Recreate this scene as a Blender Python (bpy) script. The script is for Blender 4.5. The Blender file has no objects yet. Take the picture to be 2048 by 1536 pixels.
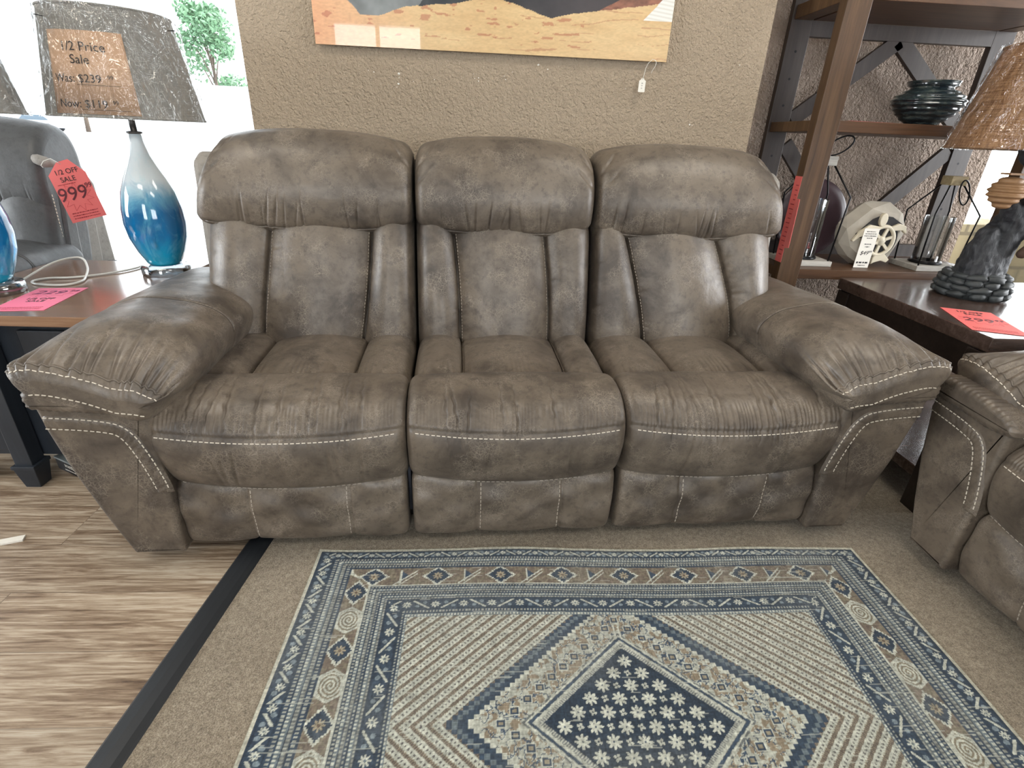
import bpy, math, random
import numpy as np
from mathutils import Vector, Matrix, Euler
random.seed(7)
rng = np.random.default_rng(7)
SC = bpy.context.scene
COL = SC.collection
R = math.radians

# ------------------------------------------------------------------ camera, world, sun, exposure
CAM_Z = 1.13
YAW, PITCH, ROLL = 6.43668087e-02, 4.39148688e-01, 4.33497192e-02
cam = bpy.data.cameras.new('camera'); co = bpy.data.objects.new('camera', cam); COL.objects.link(co)
f = Vector((math.sin(YAW)*math.cos(PITCH), math.cos(YAW)*math.cos(PITCH), -math.sin(PITCH)))
r = Vector((math.cos(YAW), -math.sin(YAW), 0)); u = r.cross(f)
r2 = math.cos(ROLL)*r + math.sin(ROLL)*u; u2 = -math.sin(ROLL)*r + math.cos(ROLL)*u
m = Matrix((r2, u2, -f)).transposed().to_4x4(); m.translation = (0, 0, CAM_Z)
co.matrix_world = m
cam.sensor_fit = 'HORIZONTAL'; cam.sensor_width = 36; cam.lens = 36*1050/2048; cam.clip_start = .02; cam.clip_end = 300
SC.camera = co
SC.view_settings.view_transform = 'Standard'; SC.view_settings.look = 'None'
SC.view_settings.gamma = 1; SC.view_settings.exposure = 0.12; SC.view_settings.use_curve_mapping = False

w = bpy.data.worlds.new('sky'); SC.world = w; w.use_nodes = True
wn = w.node_tree.nodes; bg = wn['Background']
bg.inputs[0].default_value = (.86, .94, 1, 1); bg.inputs[1].default_value = 4.2
sun = bpy.data.lights.new('sun', 'SUN'); so = bpy.data.objects.new('sun', sun); COL.objects.link(so)
sun.energy = 7; sun.angle = R(.6); sun.color = (1, .96, .9)
so.rotation_euler = Euler((R(-8), R(52), 0)); so.location = (8, 6, 12)

def area(name, loc, rot, sx, sy, power, color=(1, 1, 1), portal=False):
    l = bpy.data.lights.new(name, 'AREA'); l.shape = 'RECTANGLE'; l.size = sx; l.size_y = sy
    l.energy = power; l.color = color
    o = bpy.data.objects.new(name, l); COL.objects.link(o); o.location = loc; o.rotation_euler = rot
    if portal: l.cycles.is_portal = True
    return o
# area lamps: daylight behind the camera, added side-wall fill, portals beside the pillar
area('daylight_area', (-1.42, -3.70, 1.50), (R(90), 0, 0), 1.25, 1.76, 75, (.95, .98, 1))
area('daylight_area', (2.2, -3.70, 1.30), (R(90), 0, 0), 2.2, 1.4, 70, (.95, .98, 1))
area('daylight_area', (5.10, .9, 1.45), (R(90), 0, R(90)), 2.6, 1.7, 190, (.97, .98, 1))  # added lamp on the right, rakes the recessed wall and the cushions
area('daylight_area', (-5.88, .4, 1.45), (R(90), 0, R(-90)), 2.6, 1.7, 190, (.93, .97, 1))  # added lamp on the left, gives the cushions side contrast
area('window_portal', (-3.2, 2.84, 1.4), (R(-90), 0, 0), 4.5, 2.6, 10, portal=True)
area('window_portal', (3.6, 2.76, 1.4), (R(-90), 0, 0), 2.3, 2.6, 10, portal=True)
# added ceiling fill: unseen lamps, one in each made-up fitting built below
CEIL = [(-1.5, -.6), (1.3, -.6), (-1.5, 1.2), (1.3, 1.2)]
for cx, cy in CEIL:
    area('ceiling_fill', (cx, cy, 2.66), (0, 0, 0), 1.1, .5, 11, (1, .92, .80))

# ------------------------------------------------------------------ helpers
def setp(o, label=None, cat=None, group=None, kind=None):
    if label: o['label'] = label
    if cat: o['category'] = cat
    if group: o['group'] = group
    if kind: o['kind'] = kind
    return o
def thing(name, label, cat, loc=(0, 0, 0), rz=0, group=None):
    o = bpy.data.objects.new(name, None); COL.objects.link(o)
    o.location = loc; o.rotation_euler = (0, 0, rz); o.empty_display_size = .1
    return setp(o, label, cat, group)
def mesh_np(name, V, F, mat, parent=None, smooth=True, flat_mask=None, cols=None):
    """V (n,3); F list of arrays (k,4)/(k,3) or lists of index lists"""
    me = bpy.data.meshes.new(name)
    V = np.asarray(V, dtype=np.float32)
    loops = []; starts = []; tot = []; n = 0
    flat = []
    for blk in F:
        if isinstance(blk, np.ndarray):
            k, c = blk.shape
            loops.append(blk.astype(np.int32).ravel()); starts.append(n+np.arange(k)*c); tot.append(np.full(k, c)); n += k*c
            flat.append(np.ones(k, bool) if smooth else np.zeros(k, bool))
        else:
            for p in blk:
                loops.append(np.array(p, np.int32)); starts.append(np.array([n])); tot.append(np.array([len(p)])); n += len(p)
                flat.append(np.array([False]))
    loops = np.concatenate(loops); starts = np.concatenate(starts); tot = np.concatenate(tot); sm = np.concatenate(flat)
    me.vertices.add(len(V)); me.vertices.foreach_set('co', V.ravel())
    me.loops.add(len(loops)); me.loops.foreach_set('vertex_index', loops)
    me.polygons.add(len(starts)); me.polygons.foreach_set('loop_start', starts.astype(np.int32))
    me.polygons.foreach_set('use_smooth', sm)
    me.update(calc_edges=True); me.validate()
    if cols is not None:
        a = me.color_attributes.new('pattern', 'FLOAT_COLOR', 'POINT')
        c4 = np.ones((len(V), 4), np.float32); c4[:, :3] = cols
        a.data.foreach_set('color', c4.ravel())
    o = bpy.data.objects.new(name, me); COL.objects.link(o)
    if mat: me.materials.append(mat)
    if parent: o.parent = parent
    return o
class MB:
    """collects simple shapes and links them as one mesh object"""
    def __init__(s): s.V = []; s.F = []; s.n = 0; s.S = []
    def add(s, V, F, smooth=False):
        V = [tuple(v) for v in V]
        s.V += V
        for q in F: s.F.append([i+s.n for i in q]); s.S.append(smooth)
        s.n += len(V); return s
    def box(s, x0, x1, y0, y1, z0, z1, rot=None, bev=0):
        if bev:
            bx = []
            b = bev
            # chamfered box as three nested loops
            for z, i in ((z0, b), (z0+b, 0), (z1-b, 0), (z1, b)):
                bx.append([(x0+i+b*(i == 0)*0, y0+i, z), (x1-i, y0+i, z), (x1-i, y1-i, z), (x0+i, y1-i, z)])
            V = sum(bx, []); F = [[3, 2, 1, 0], [12, 13, 14, 15]]
            for k in range(3):
                for j in range(4):
                    F.append([k*4+j, k*4+(j+1) % 4, (k+1)*4+(j+1) % 4, (k+1)*4+j])
        else:
            V = [(x0, y0, z0), (x1, y0, z0), (x1, y1, z0), (x0, y1, z0), (x0, y0, z1), (x1, y0, z1), (x1, y1, z1), (x0, y1, z1)]
            F = [[3, 2, 1, 0], [4, 5, 6, 7], [0, 1, 5, 4], [1, 2, 6, 5], [2, 3, 7, 6], [3, 0, 4, 7]]
        if rot is not None:
            c = Vector(((x0+x1)/2, (y0+y1)/2, (z0+z1)/2)); V = [rot @ (Vector(v)-c)+c for v in V]
        return s.add(V, F)
    def bar(s, a, b, wx, wy, up=(0, 1, 0)):
        a = Vector(a); b = Vector(b); d = (b-a).normalized(); up = Vector(up)
        x = d.cross(up).normalized(); y = x.cross(d).normalized()
        V = [p+x*sx*wx/2+y*sy*wy/2 for p in (a, b) for sx, sy in ((-1, -1), (1, -1), (1, 1), (-1, 1))]
        return s.add(V, [[3, 2, 1, 0], [4, 5, 6, 7], [0, 1, 5, 4], [1, 2, 6, 5], [2, 3, 7, 6], [3, 0, 4, 7]])
    def tube(s, pts, rad, n=10, closed=False):
        pts = [Vector(p) for p in pts]; N = len(pts)
        rr = rad if isinstance(rad, (list, tuple)) else [rad]*N
        V = []; prev = None
        for i, p in enumerate(pts):
            if closed: d = pts[(i+1) % N]-pts[i-1]
            else: d = pts[min(i+1, N-1)]-pts[max(i-1, 0)]
            d.normalize()
            if prev is None:
                x = d.orthogonal().normalized()
            else:
                x = (prev-d*prev.dot(d)); x = x.normalized() if x.length > 1e-6 else d.orthogonal().normalized()
            prev = x; y = d.cross(x)
            for k in range(n):
                a = 2*math.pi*k/n; V.append(p+(x*math.cos(a)+y*math.sin(a))*rr[i])
        F = []
        for i in range(N if closed else N-1):
            for k in range(n):
                j = (i+1) % N
                F.append([i*n+k, i*n+(k+1) % n, j*n+(k+1) % n, j*n+k])
        if not closed: F += [list(range(n))[::-1], [(N-1)*n+k for k in range(n)]]
        return s.add(V, F, True)
    def lathe(s, prof, c=(0, 0, 0), n=48, wob=None):
        V = []
        for i, (rd, z) in enumerate(prof):
            for k in range(n):
                a = 2*math.pi*k/n; q = rd*(1+(wob(a, z) if wob else 0))
                V.append((c[0]+q*math.cos(a), c[1]+q*math.sin(a), c[2]+z))
        F = []
        for i in range(len(prof)-1):
            for k in range(n): F.append([i*n+k, i*n+(k+1) % n, (i+1)*n+(k+1) % n, (i+1)*n+k])
        F += [list(range(n))[::-1], [(len(prof)-1)*n+k for k in range(n)]]
        return s.add(V, F, True)
    def prism(s, poly, z0, z1, f=None):
        """polygon (a,b) extruded along c; f maps (a,b,c) to xyz"""
        f = f or (lambda a, b, c: (a, b, c)); n = len(poly)
        V = [f(a, b, z0) for a, b in poly]+[f(a, b, z1) for a, b in poly]
        F = [list(range(n))[::-1], list(range(n, 2*n))]+[[k, (k+1) % n, n+(k+1) % n, n+k] for k in range(n)]
        return s.add(V, F)
    def build(s, name, mat, parent=None, bevel=0, seg=2, label=None):
        me = bpy.data.meshes.new(name); me.from_pydata(s.V, [], s.F); me.polygons.foreach_set('use_smooth', s.S); me.update()
        o = bpy.data.objects.new(name, me); COL.objects.link(o); me.materials.append(mat)
        if parent: o.parent = parent
        if bevel:
            md = o.modifiers.new('bevel', 'BEVEL'); md.width = bevel; md.segments = seg; md.limit_method = 'ANGLE'
        if label: o['label'] = label
        # consistent outward normals
        import bmesh
        bm = bmesh.new(); bm.from_mesh(me); bmesh.ops.recalc_face_normals(bm, faces=bm.faces); bm.to_mesh(me); bm.free()
        return o
def text_mesh(s, size, mat, parent, M, name='lettering', shear=0, ext=.0003, align='CENTER', space=1.0):
    c = bpy.data.curves.new('t', 'FONT'); c.body = s; c.size = size; c.extrude = ext; c.align_x = align; c.align_y = 'CENTER'; c.shear = shear
    c.space_character = space
    o = bpy.data.objects.new('t', c); COL.objects.link(o)
    dg = bpy.context.evaluated_depsgraph_get(); dg.update()
    me = bpy.data.meshes.new_from_object(o.evaluated_get(dg)); bpy.data.objects.remove(o)
    me.name = name; me.transform(M); me.materials.clear(); me.materials.append(mat)
    t = bpy.data.objects.new(name, me); COL.objects.link(t); t.parent = parent
    return t

# value noise on the python side
def vnoise(x, y, seed=0):
    x = np.asarray(x, float); y = np.asarray(y, float)
    xi = np.floor(x).astype(np.int64); yi = np.floor(y).astype(np.int64); xf = x-xi; yf = y-yi
    def h(a, b):
        n = (a*374761393+b*668265263+seed*1274126177) & 0xffffffff
        n = ((n ^ (n >> 13))*1274126177) & 0xffffffff
        return ((n ^ (n >> 16)) & 0xffff)/65535.
    sx = xf*xf*(3-2*xf); sy = yf*yf*(3-2*yf)
    return (h(xi, yi)*(1-sx)+h(xi+1, yi)*sx)*(1-sy)+(h(xi, yi+1)*(1-sx)+h(xi+1, yi+1)*sx)*sy
def fbm(x, y, o=4, seed=0):
    v = 0; a = .5; t = 0
    for k in range(o): v = v+a*vnoise(x*2**k, y*2**k, seed+k); t += a; a *= .5
    return v/t

# ------------------------------------------------------------------ materials
class NT:
    def __init__(s, name):
        s.m = bpy.data.materials.new(name); s.m.use_nodes = True; s.t = s.m.node_tree; s.n = s.t.nodes; s.l = s.t.links
        s.b = s.n['Principled BSDF']; s.out = s.n['Material Output']
    def node(s, typ, **k):
        n = s.n.new(typ)
        for a, v in k.items():
            if a.startswith('i_'):
                key = a[2:]; key = int(key) if key.isdigit() else key.replace('_', ' ')
                if hasattr(v, 'is_linked') or isinstance(v, bpy.types.NodeSocket): s.l.new(v, n.inputs[key])
                else: n.inputs[key].default_value = v
            else: setattr(n, a, v)
        return n
    def coord(s, scale=(1, 1, 1), kind='Object', rot=(0, 0, 0)):
        c = s.node('ShaderNodeTexCoord'); mp = s.node('ShaderNodeMapping'); s.l.new(c.outputs[kind], mp.inputs[0])
        mp.inputs['Scale'].default_value = scale; mp.inputs['Rotation'].default_value = rot
        return mp.outputs[0]
    def noise(s, vec, scale, detail=4, rough=.5, dist=0):
        n = s.node('ShaderNodeTexNoise', i_Vector=vec, i_Scale=scale, i_Detail=detail, i_Roughness=rough, i_Distortion=dist); return n.outputs[0]
    def ramp(s, fac, stops):
        n = s.node('ShaderNodeValToRGB', i_Fac=fac); e = n.color_ramp.elements
        while len(e) < len(stops): e.new(.5)
        for k, (p, c) in enumerate(stops):
            e[k].position = p; e[k].color = tuple(c)+(1,) if len(c) == 3 else c
        return n.outputs[0]
    def mix(s, fac, a, b, mode='MIX'):
        n = s.node('ShaderNodeMix', data_type='RGBA', blend_type=mode)
        for k, v in ((0, fac), (6, a), (7, b)):
            if isinstance(v, bpy.types.NodeSocket): s.l.new(v, n.inputs[k])
            else: n.inputs[k].default_value = v if k == 0 else (tuple(v)+(1,) if len(v) == 3 else v)
        return n.outputs[2]
    def math(s, op, a, b=0, c=None):
        n = s.node('ShaderNodeMath', operation=op)
        for k, v in ((0, a), (1, b), (2, c)):
            if v is None: continue
            if isinstance(v, bpy.types.NodeSocket): s.l.new(v, n.inputs[k])
            else: n.inputs[k].default_value = v
        return n.outputs[0]
    def bump(s, h, strength=.3, dist=.002, normal=None):
        n = s.node('ShaderNodeBump', i_Height=h, i_Strength=strength, i_Distance=dist)
        if normal is not None: s.l.new(normal, n.inputs['Normal'])
        return n.outputs[0]
    def fin(s, color=None, rough=.5, bump=None, **k):
        if color is not None:
            if isinstance(color, bpy.types.NodeSocket): s.l.new(color, s.b.inputs['Base Color'])
            else: s.b.inputs['Base Color'].default_value = tuple(color)+(1,)
        if isinstance(rough, bpy.types.NodeSocket): s.l.new(rough, s.b.inputs['Roughness'])
        else: s.b.inputs['Roughness'].default_value = rough
        if bump is not None: s.l.new(bump, s.b.inputs['Normal'])
        for a, v in k.items():
            s.b.inputs[a.replace('_', ' ')].default_value = v
        return s.m
def plain(name, col, rough=.5, var=.12, scale=20, bumpk=0, **k):
    t = NT(name); c = t.coord()
    n = t.noise(c, scale, 3)
    colr = t.mix(t.math('MULTIPLY', n, 1), [x*(1-var) for x in col], [min(1, x*(1+var)) for x in col])
    b = t.bump(t.noise(c, scale*8, 2), bumpk, .001) if bumpk else None
    return t.fin(colr, rough, b, **k)
def leather(name, A, B, Lt, rough=.5, sheen=.25, crack=1.0):
    t = NT(name); c = t.coord()
    n0 = t.noise(c, 2.2, 3, .5)
    n1 = t.noise(c, 9, 6, .62, .6)
    big = t.ramp(t.math('ADD', t.math('MULTIPLY', n0, .5), t.math('MULTIPLY', n1, .5)), [(.44, (0, 0, 0)), (.60, (1, 1, 1))])
    col = t.mix(big, A, B)
    # warp coordinates for an irregular crackle
    wv = t.node('ShaderNodeTexNoise', i_Vector=c, i_Scale=22., i_Detail=3.)
    vv = t.node('ShaderNodeVectorMath', operation='MULTIPLY_ADD'); t.l.new(wv.outputs[1], vv.inputs[0]); vv.inputs[1].default_value = (.035, .035, .035); t.l.new(c, vv.inputs[2])
    vo = t.node('ShaderNodeTexVoronoi', feature='DISTANCE_TO_EDGE', i_Vector=vv.outputs[0], i_Scale=85.)
    vo2 = t.node('ShaderNodeTexVoronoi', feature='DISTANCE_TO_EDGE', i_Vector=vv.outputs[0], i_Scale=150.)
    line = t.ramp(vo.outputs[0], [(0, (1, 1, 1)), (.055, (0, 0, 0))])
    line2 = t.ramp(vo2.outputs[0], [(0, (1, 1, 1)), (.09, (0, 0, 0))])
    mask = t.ramp(t.noise(c, 11, 3, .55, .4), [(.47, (0, 0, 0)), (.62, (1, 1, 1))])
    ln = t.math('MULTIPLY', t.math('MAXIMUM', line, t.math('MULTIPLY', line2, .6)), mask)
    col = t.mix(t.math('MULTIPLY', ln, .72*crack), col, Lt)
    sp = t.ramp(t.noise(c, 46, 5, .7), [(.5, (0, 0, 0)), (.72, (1, 1, 1))])
    col = t.mix(t.math('MULTIPLY', sp, .6), col, [x*.55 for x in B])
    fine = t.noise(c, 420, 2, .6)
    h = t.math('ADD', t.math('MULTIPLY', fine, .35), t.math('MULTIPLY', ln, -.5))
    h2 = t.noise(c, 28, 4, .6)
    b = t.bump(h, .35, .0012); b = t.bump(h2, .25, .006, b)
    rg = t.math('MULTIPLY_ADD', big, .12, rough)
    return t.fin(col, rg, b, Sheen_Weight=sheen, Sheen_Roughness=.45, Specular_IOR_Level=.62)
LE = leather('brown_suede', (.136, .108, .081), (.052, .039, .029), (.28, .235, .185), .40, .03)
LE_GREY = leather('grey_leather', (.075, .078, .082), (.055, .057, .06), (.12, .12, .12), .42, .05, .2)
LE_PALE = leather('pale_back_fabric', (.30, .28, .25), (.24, .22, .20), (.34, .32, .3), .7, .1, .1)
THREAD = plain('cream_thread', (.62, .56, .47), .7)
THREAD_DIM = plain('tan_thread', (.40, .35, .29), .7)
BLACKM = plain('black_metal', (.012, .012, .014), .35, Metallic=.6)
def wood(name, c1, c2, c3=None, axis=0, rough=.4, sc=1.0, knots=.0, spec=.5, coat=0):
    t = NT(name); s = [14*sc, 14*sc, 14*sc]; s[axis] = 1.1*sc
    c = t.coord(s); n = t.noise(c, 1.6, 6, .65, 1.2); n2 = t.noise(c, 9, 4, .6)
    v = t.math('ADD', t.math('MULTIPLY', n, .7), t.math('MULTIPLY', n2, .3))
    col = t.ramp(v, [(.3, c1), (.52, c2), (.72, c3 or [x*1.25 for x in c2])])
    return t.fin(col, rough, t.bump(n2, .12, .001), Specular_IOR_Level=spec, Coat_Weight=coat, Coat_Roughness=.15)
def uber_glass(name, tint=(1, 1, 1), refl=.08, rough=.02, tr=(1, 1, 1)):
    """thin clear sheet: transparent body with a fresnel surface reflection"""
    t = NT(name); t.n.remove(t.b)
    tp = t.node('ShaderNodeBsdfTransparent', i_Color=tuple(tr)+(1,)); g = t.node('ShaderNodeBsdfGlossy', i_Color=tuple(tint)+(1,), i_Roughness=rough)
    lw = t.node('ShaderNodeFresnel', i_IOR=1.45); mx = t.node('ShaderNodeMixShader')
    f_ = t.math('MULTIPLY_ADD', lw.outputs[0], .8, refl-.04)
    t.l.new(f_, mx.inputs[0]); t.l.new(tp.outputs[0], mx.inputs[1]); t.l.new(g.outputs[0], mx.inputs[2]); t.l.new(mx.outputs[0], t.out.inputs[0])
    t.g = g; t.mx = mx; t.lw = lw
    return t
GLASS = uber_glass('window_glass').m
GLASS_CYL = uber_glass('clear_glass', refl=.12, tr=(.97, .98, .98)).m

# ------------------------------------------------------------------ cushion sweeps
def cr_closed(pts, N=220, sub=24):
    P = np.array(pts, float); n = len(P); out = []
    tt = np.linspace(0, 1, sub, endpoint=False)[:, None]
    for i in range(n):
        a, b, c, d = P[i-1], P[i], P[(i+1) % n], P[(i+2) % n]
        out.append(.5*((2*b)+(-a+c)*tt+(2*a-5*b+4*c-d)*tt**2+(-a+3*b-3*c+d)*tt**3))
    D = np.vstack(out); D2 = np.vstack([D, D[:1]])
    L = np.concatenate([[0], np.cumsum(np.hypot(*np.diff(D2, axis=0).T))])
    s = np.linspace(0, L[-1], N, endpoint=False)
    Q = np.stack([np.interp(s, L, D2[:, k]) for k in (0, 1)], 1)
    t = np.roll(Q, -1, 0)-np.roll(Q, 1, 0); t /= np.hypot(t[:, 0], t[:, 1])[:, None]
    nr = np.stack([t[:, 1], -t[:, 0]], 1)
    A = .5*np.sum(Q[:, 0]*np.roll(Q[:, 1], -1)-np.roll(Q[:, 0], -1)*Q[:, 1])
    if A < 0: nr = -nr
    return Q, nr, L[-1]
class Surf: pass
def sweep(name, prof, t0, t1, rad, mat, parent, axis='x', N=200, dt=.004, disp=None, warp=None, label=None, exps=1.0, trange=None):
    Q, nr, L = cr_closed(prof, N)
    K = 9; ph = np.linspace(0, math.pi/2, K)
    ins = rad*(1-np.sin(ph)); te0 = t0+rad*(1-np.cos(ph))
    ti = np.arange(t0+rad+dt, t1-rad-dt/2, dt)
    T = np.concatenate([te0, ti, (t0+t1)-te0[::-1]]); I = np.concatenate([ins*exps, ti*0, ins[::-1]*exps])
    S = np.arange(N)/N
    TT, SS = np.meshgrid(T, S, indexing='ij')
    D = -I[:, None]+np.zeros_like(SS)
    if disp is not None: D = D+disp(TT, SS, Q)*(1-(I/max(rad, 1e-6)/exps)**2)[:, None]
    a = Q[None, :, 0]+nr[None, :, 0]*D; b = Q[None, :, 1]+nr[None, :, 1]*D
    V = np.stack([TT, a, b], -1) if axis == 'x' else np.stack([a, TT, b], -1)
    if warp is not None: V = warp(V, TT, SS)
    M = len(T); idx = np.arange(M*N).reshape(M, N); j = np.roll(idx, -1, 1)
    F = np.stack([idx[:-1], idx[1:], j[1:], j[:-1]], -1).reshape(-1, 4)
    VV = V.reshape(-1, 3)
    # separate cap vertices
    c0 = len(VV); VV = np.vstack([VV, V[0], V[-1]])
    c = V[M//2].mean(0); v0 = V[M//2, 0]; nn = np.cross(V[M//2+1, 0]-v0, V[M//2, 1]-v0)
    if np.dot(nn, v0-c) < 0: F = F[:, ::-1]; caps = [list(range(c0, c0+N))[::-1][::-1], list(range(c0+N, c0+2*N))[::-1]]
    else: caps = [list(range(c0, c0+N))[::-1], list(range(c0+N, c0+2*N))]
    o = mesh_np(name, VV, [F, caps], mat, parent)
    if label: o['label'] = label
    s = Surf(); s.o = o; s.V = V; s.T = T; s.Q = Q; s.N = N; s.axis = axis; s.L = L
    gt = np.gradient(V, axis=0); gs = np.roll(V, -1, 1)-np.roll(V, 1, 1)
    n = np.cross(gt, gs); n /= np.linalg.norm(n, axis=-1, keepdims=True)+1e-9
    if np.dot(n[M//2, 0], v0-c) < 0: n = -n
    s.n = n
    def P(t, q):
        i = np.interp(t, T, np.arange(M)); i0 = int(min(max(i, 0), M-2)); fi = i-i0
        k = (q % 1)*N; k0 = int(k) % N; fk = k-int(k); k1 = (k0+1) % N
        g = lambda A: (A[i0, k0]*(1-fi)+A[i0+1, k0]*fi)*(1-fk)+(A[i0, k1]*(1-fi)+A[i0+1, k1]*fi)*fk
        return g(V), g(n)
    s.P = P
    def near(a_, b_): return int(np.argmin((Q[:, 0]-a_)**2+(Q[:, 1]-b_)**2))/N
    s.near = near
    return s
def path_pts(P3, N3, step):
    P3 = np.array(P3); N3 = np.array(N3)
    L = np.concatenate([[0], np.cumsum(np.linalg.norm(np.diff(P3, axis=0), axis=1))])
    return P3, N3, L
def stitches(surf, path, parent, dash=.009, gap=.005, rad=.0011, mat=None, off=.0006, name='stitching'):
    """path: list of (t,s) on the surface"""
    ps = [surf.P(t, s) for t, s in path]; P3, N3, L = path_pts([p for p, n in ps], [n for p, n in ps], 0)
    mb = MB(); x = 0
    at = lambda d: Vector([np.interp(d, L, P3[:, k]) for k in range(3)])
    an = lambda d: Vector([np.interp(d, L, N3[:, k]) for k in range(3)])
    while x+dash < L[-1]:
        a = at(x); b = at(x+dash); n = an(x+dash/2)
        a = a+n*off; b = b+n*off
        if (b-a).length > 1e-4: mb.bar(a, b, rad*2, rad*1.6, n)
        x += dash+gap*random.uniform(.8, 1.2)
    return mb.build(name, mat or THREAD, parent)
def piping(surf, path, parent, mat=None, rad=.003, off=0, name='piping', n=8):
    pts = []
    for t, s in path:
        p, nn = surf.P(t, s); pts.append(Vector(p)+Vector(nn)*off)
    return MB().tube(pts, rad, n).build(name, mat or LE, parent)
def gro(x, w): return np.exp(-(x/w)**2)
def sd(a, b):  # wrapped distance in s
    d = (a-b+.5) % 1-.5; return d
def panels(T, X, amp, pwr=2.2, gw=.006, gd=.006):
    """T: coordinate; X: list of arrays/floats of seam positions incl. both borders"""
    h = np.zeros_like(T)
    for a, b in zip(X[:-1], X[1:]):
        u_ = (T-a)/(b-a); m_ = (u_ >= 0) & (u_ <= 1)
        h = np.where(m_, amp*(1-np.abs(2*u_-1)**pwr), h)
    for a in X[1:-1]: h = h-gd*gro(T-a, gw)
    return h
# ---- profiles (local sofa y, z)
PF_NOSE = [(.34, .28), (.20, .25), (.06, .238), (.005, .262), (-.022, .32), (-.032, .385), (-.015, .445), (.035, .487), (.10, .503), (.165, .497), (.215, .465), (.30, .44)]
PF_FOOT = [(.10, .045), (.03, .042), (.004, .06), (-.008, .12), (-.008, .19), (.004, .245), (.04, .262), (.12, .26)]
PF_SEAT = [(.15, .30), (.14, .40), (.17, .452), (.24, .472), (.36, .478), (.48, .476), (.56, .455), (.60, .40), (.58, .31), (.35, .28)]
PF_BACK = [(.56, .38), (.515, .42), (.50, .48), (.515, .58), (.545, .70), (.575, .80), (.605, .855), (.67, .885), (.75, .86), (.76, .70), (.72, .52), (.66, .40)]
PF_HEAD = [(.66, .836), (.615, .835), (.580, .845), (.562, .872), (.552, .94), (.568, 1.01), (.605, 1.07), (.665, 1.11), (.74, 1.122), (.80, 1.10), (.83, 1.03), (.825, .93), (.79, .86), (.72, .835)]
def seat_unit(root, x0, x1, seams_back, seams_seat, seed, sag=.02, flare0=0, flare1=0, folds=8, mats=None, bw=0, hs=1.0, th=None):
    mt = mats or LE
    th = th or THREAD
    rg = np.random.default_rng(seed); W = x1-x0; xm = (x0+x1)/2
    # footrest panel
    def dfoot(T, S, Q): return panels(T, [x0, x0+.19, x1-.16, x1], .006, 2, .004, .004)+.004*np.sin(T*31+seed)*np.sin(S*40)
    fp = sweep('footrest_panel', PF_FOOT, x0+.003, x1-.003, .018, mt, root, disp=dfoot)
    sa = fp.near(-.0, .235); sb = fp.near(0, .07)
    lo, hi = sorted((sa, sb))
    for xx in (x0+.19+.009, x1-.16-.009):
        stitches(fp, [(xx, q) for q in np.linspace(lo, hi, 12)], fp.o, mat=THREAD_DIM)
    # bullnose front cushion
    fl = [(x0+W*rg.uniform(.12, .9), rg.uniform(.5, 1), rg.normal()*.35) for _ in range(folds)]
    Qn, _, _ = cr_closed(PF_NOSE, 260)
    def nearq(a, b): return int(np.argmin((Qn[:, 0]-a)**2+(Qn[:, 1]-b)**2))/260
    sTop = nearq(.10, .503); sSt = nearq(-.022, .425); sBt = nearq(.02, .252)
    def dn(T, S, Q):
        h = .006*(1-np.abs(2*(T-x0)/W-1)**2.5)
        for xc, a, k in fl:
            q = sd(S, (sTop+sSt)/2)
            h = h-.0070*a*gro(T-xc-k*q*.25-.002*np.sin(S*160+xc*40), .0028)*gro(q, .075)+.0035*a*gro(T-xc-k*q*.25-.009, .008)*gro(q, .07)
        for xc, a, k in fl[:folds//2]:
            q = sd(S, (sSt+sBt)/2)
            h = h-.005*a*gro(T-xc-.05-k*q*.3, .005)*gro(q, .05)
        g = sd(S, sSt)
        h = h-.0035*gro(g, .006)+.0012*gro(g-.012, .008)
        # tiny gathers above the seam
        h = h+.0018*np.sin(T*520+3*np.sin(T*70))*gro(sd(S, sSt+(.03 if sTop > sSt else -.03)), .03)*(.4+.6*vnoise(T*25, T*0, seed))
        return h+.004*(fbm(T*9+seed, S*12, 3, seed)-.5)
    def wn(V, T, S):
        u_ = np.clip((T-x0)/W, 0, 1); lf = np.clip((.52-V[..., 2])/.1, 0, 1)
        V = V.copy(); V[..., 2] -= sag*(1-np.abs(2*u_-1)**2)*np.clip((.16-V[..., 1])/.1, 0, 1)*(V[..., 2] < .6)
        V[..., 1] -= .012*(1-np.abs(2*u_-1)**2)*np.clip((.16-V[..., 1])/.1, 0, 1)
        V[..., 0] += np.where(V[..., 0] < xm, flare0, flare1)*np.clip((V[..., 2]-.3)/.2, -.6, 1)*np.abs(2*u_-1)**2
        return V
    no = sweep('seat_front_cushion', PF_NOSE, x0-.003, x1+.003, .030, mt, root, N=260, dt=.002, disp=dn, warp=wn)
    ds = .010 if sTop > sSt else -.010
    xs = np.linspace(x0+.022, x1-.022, 60)
    stitches(no, [(x, sSt-ds) for x in xs], no.o, mat=th)
    stitches(no, [(x, sBt+ds*1.2) for x in xs], no.o, mat=THREAD_DIM)
    # seat with channels
    def dse(T, S, Q):
        h = panels(T, [x0]+seams_seat+[x1], .034, 2.2, .0045, .016)*np.clip((Q[None, :, 1]-.4)/.05, 0, 1)
        h = h+.0015*np.sin(T*300+5*np.sin(T*40))*gro(sd(S, se_s), .05)
        return h+.004*(fbm(T*10+seed, S*9, 3, seed+9)-.5)
    Qs, _, _ = cr_closed(PF_SEAT, 200); se_s = int(np.argmin((Qs[:, 0]-.19)**2+(Qs[:, 1]-.46)**2))/200
    se = sweep('seat_cushion', PF_SEAT, x0+.001, x1-.001, .032, mt, root, disp=dse, dt=.0025)
    a = se.near(.2, .47); b = se.near(.52, .47); lo, hi = sorted((a, b))
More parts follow.
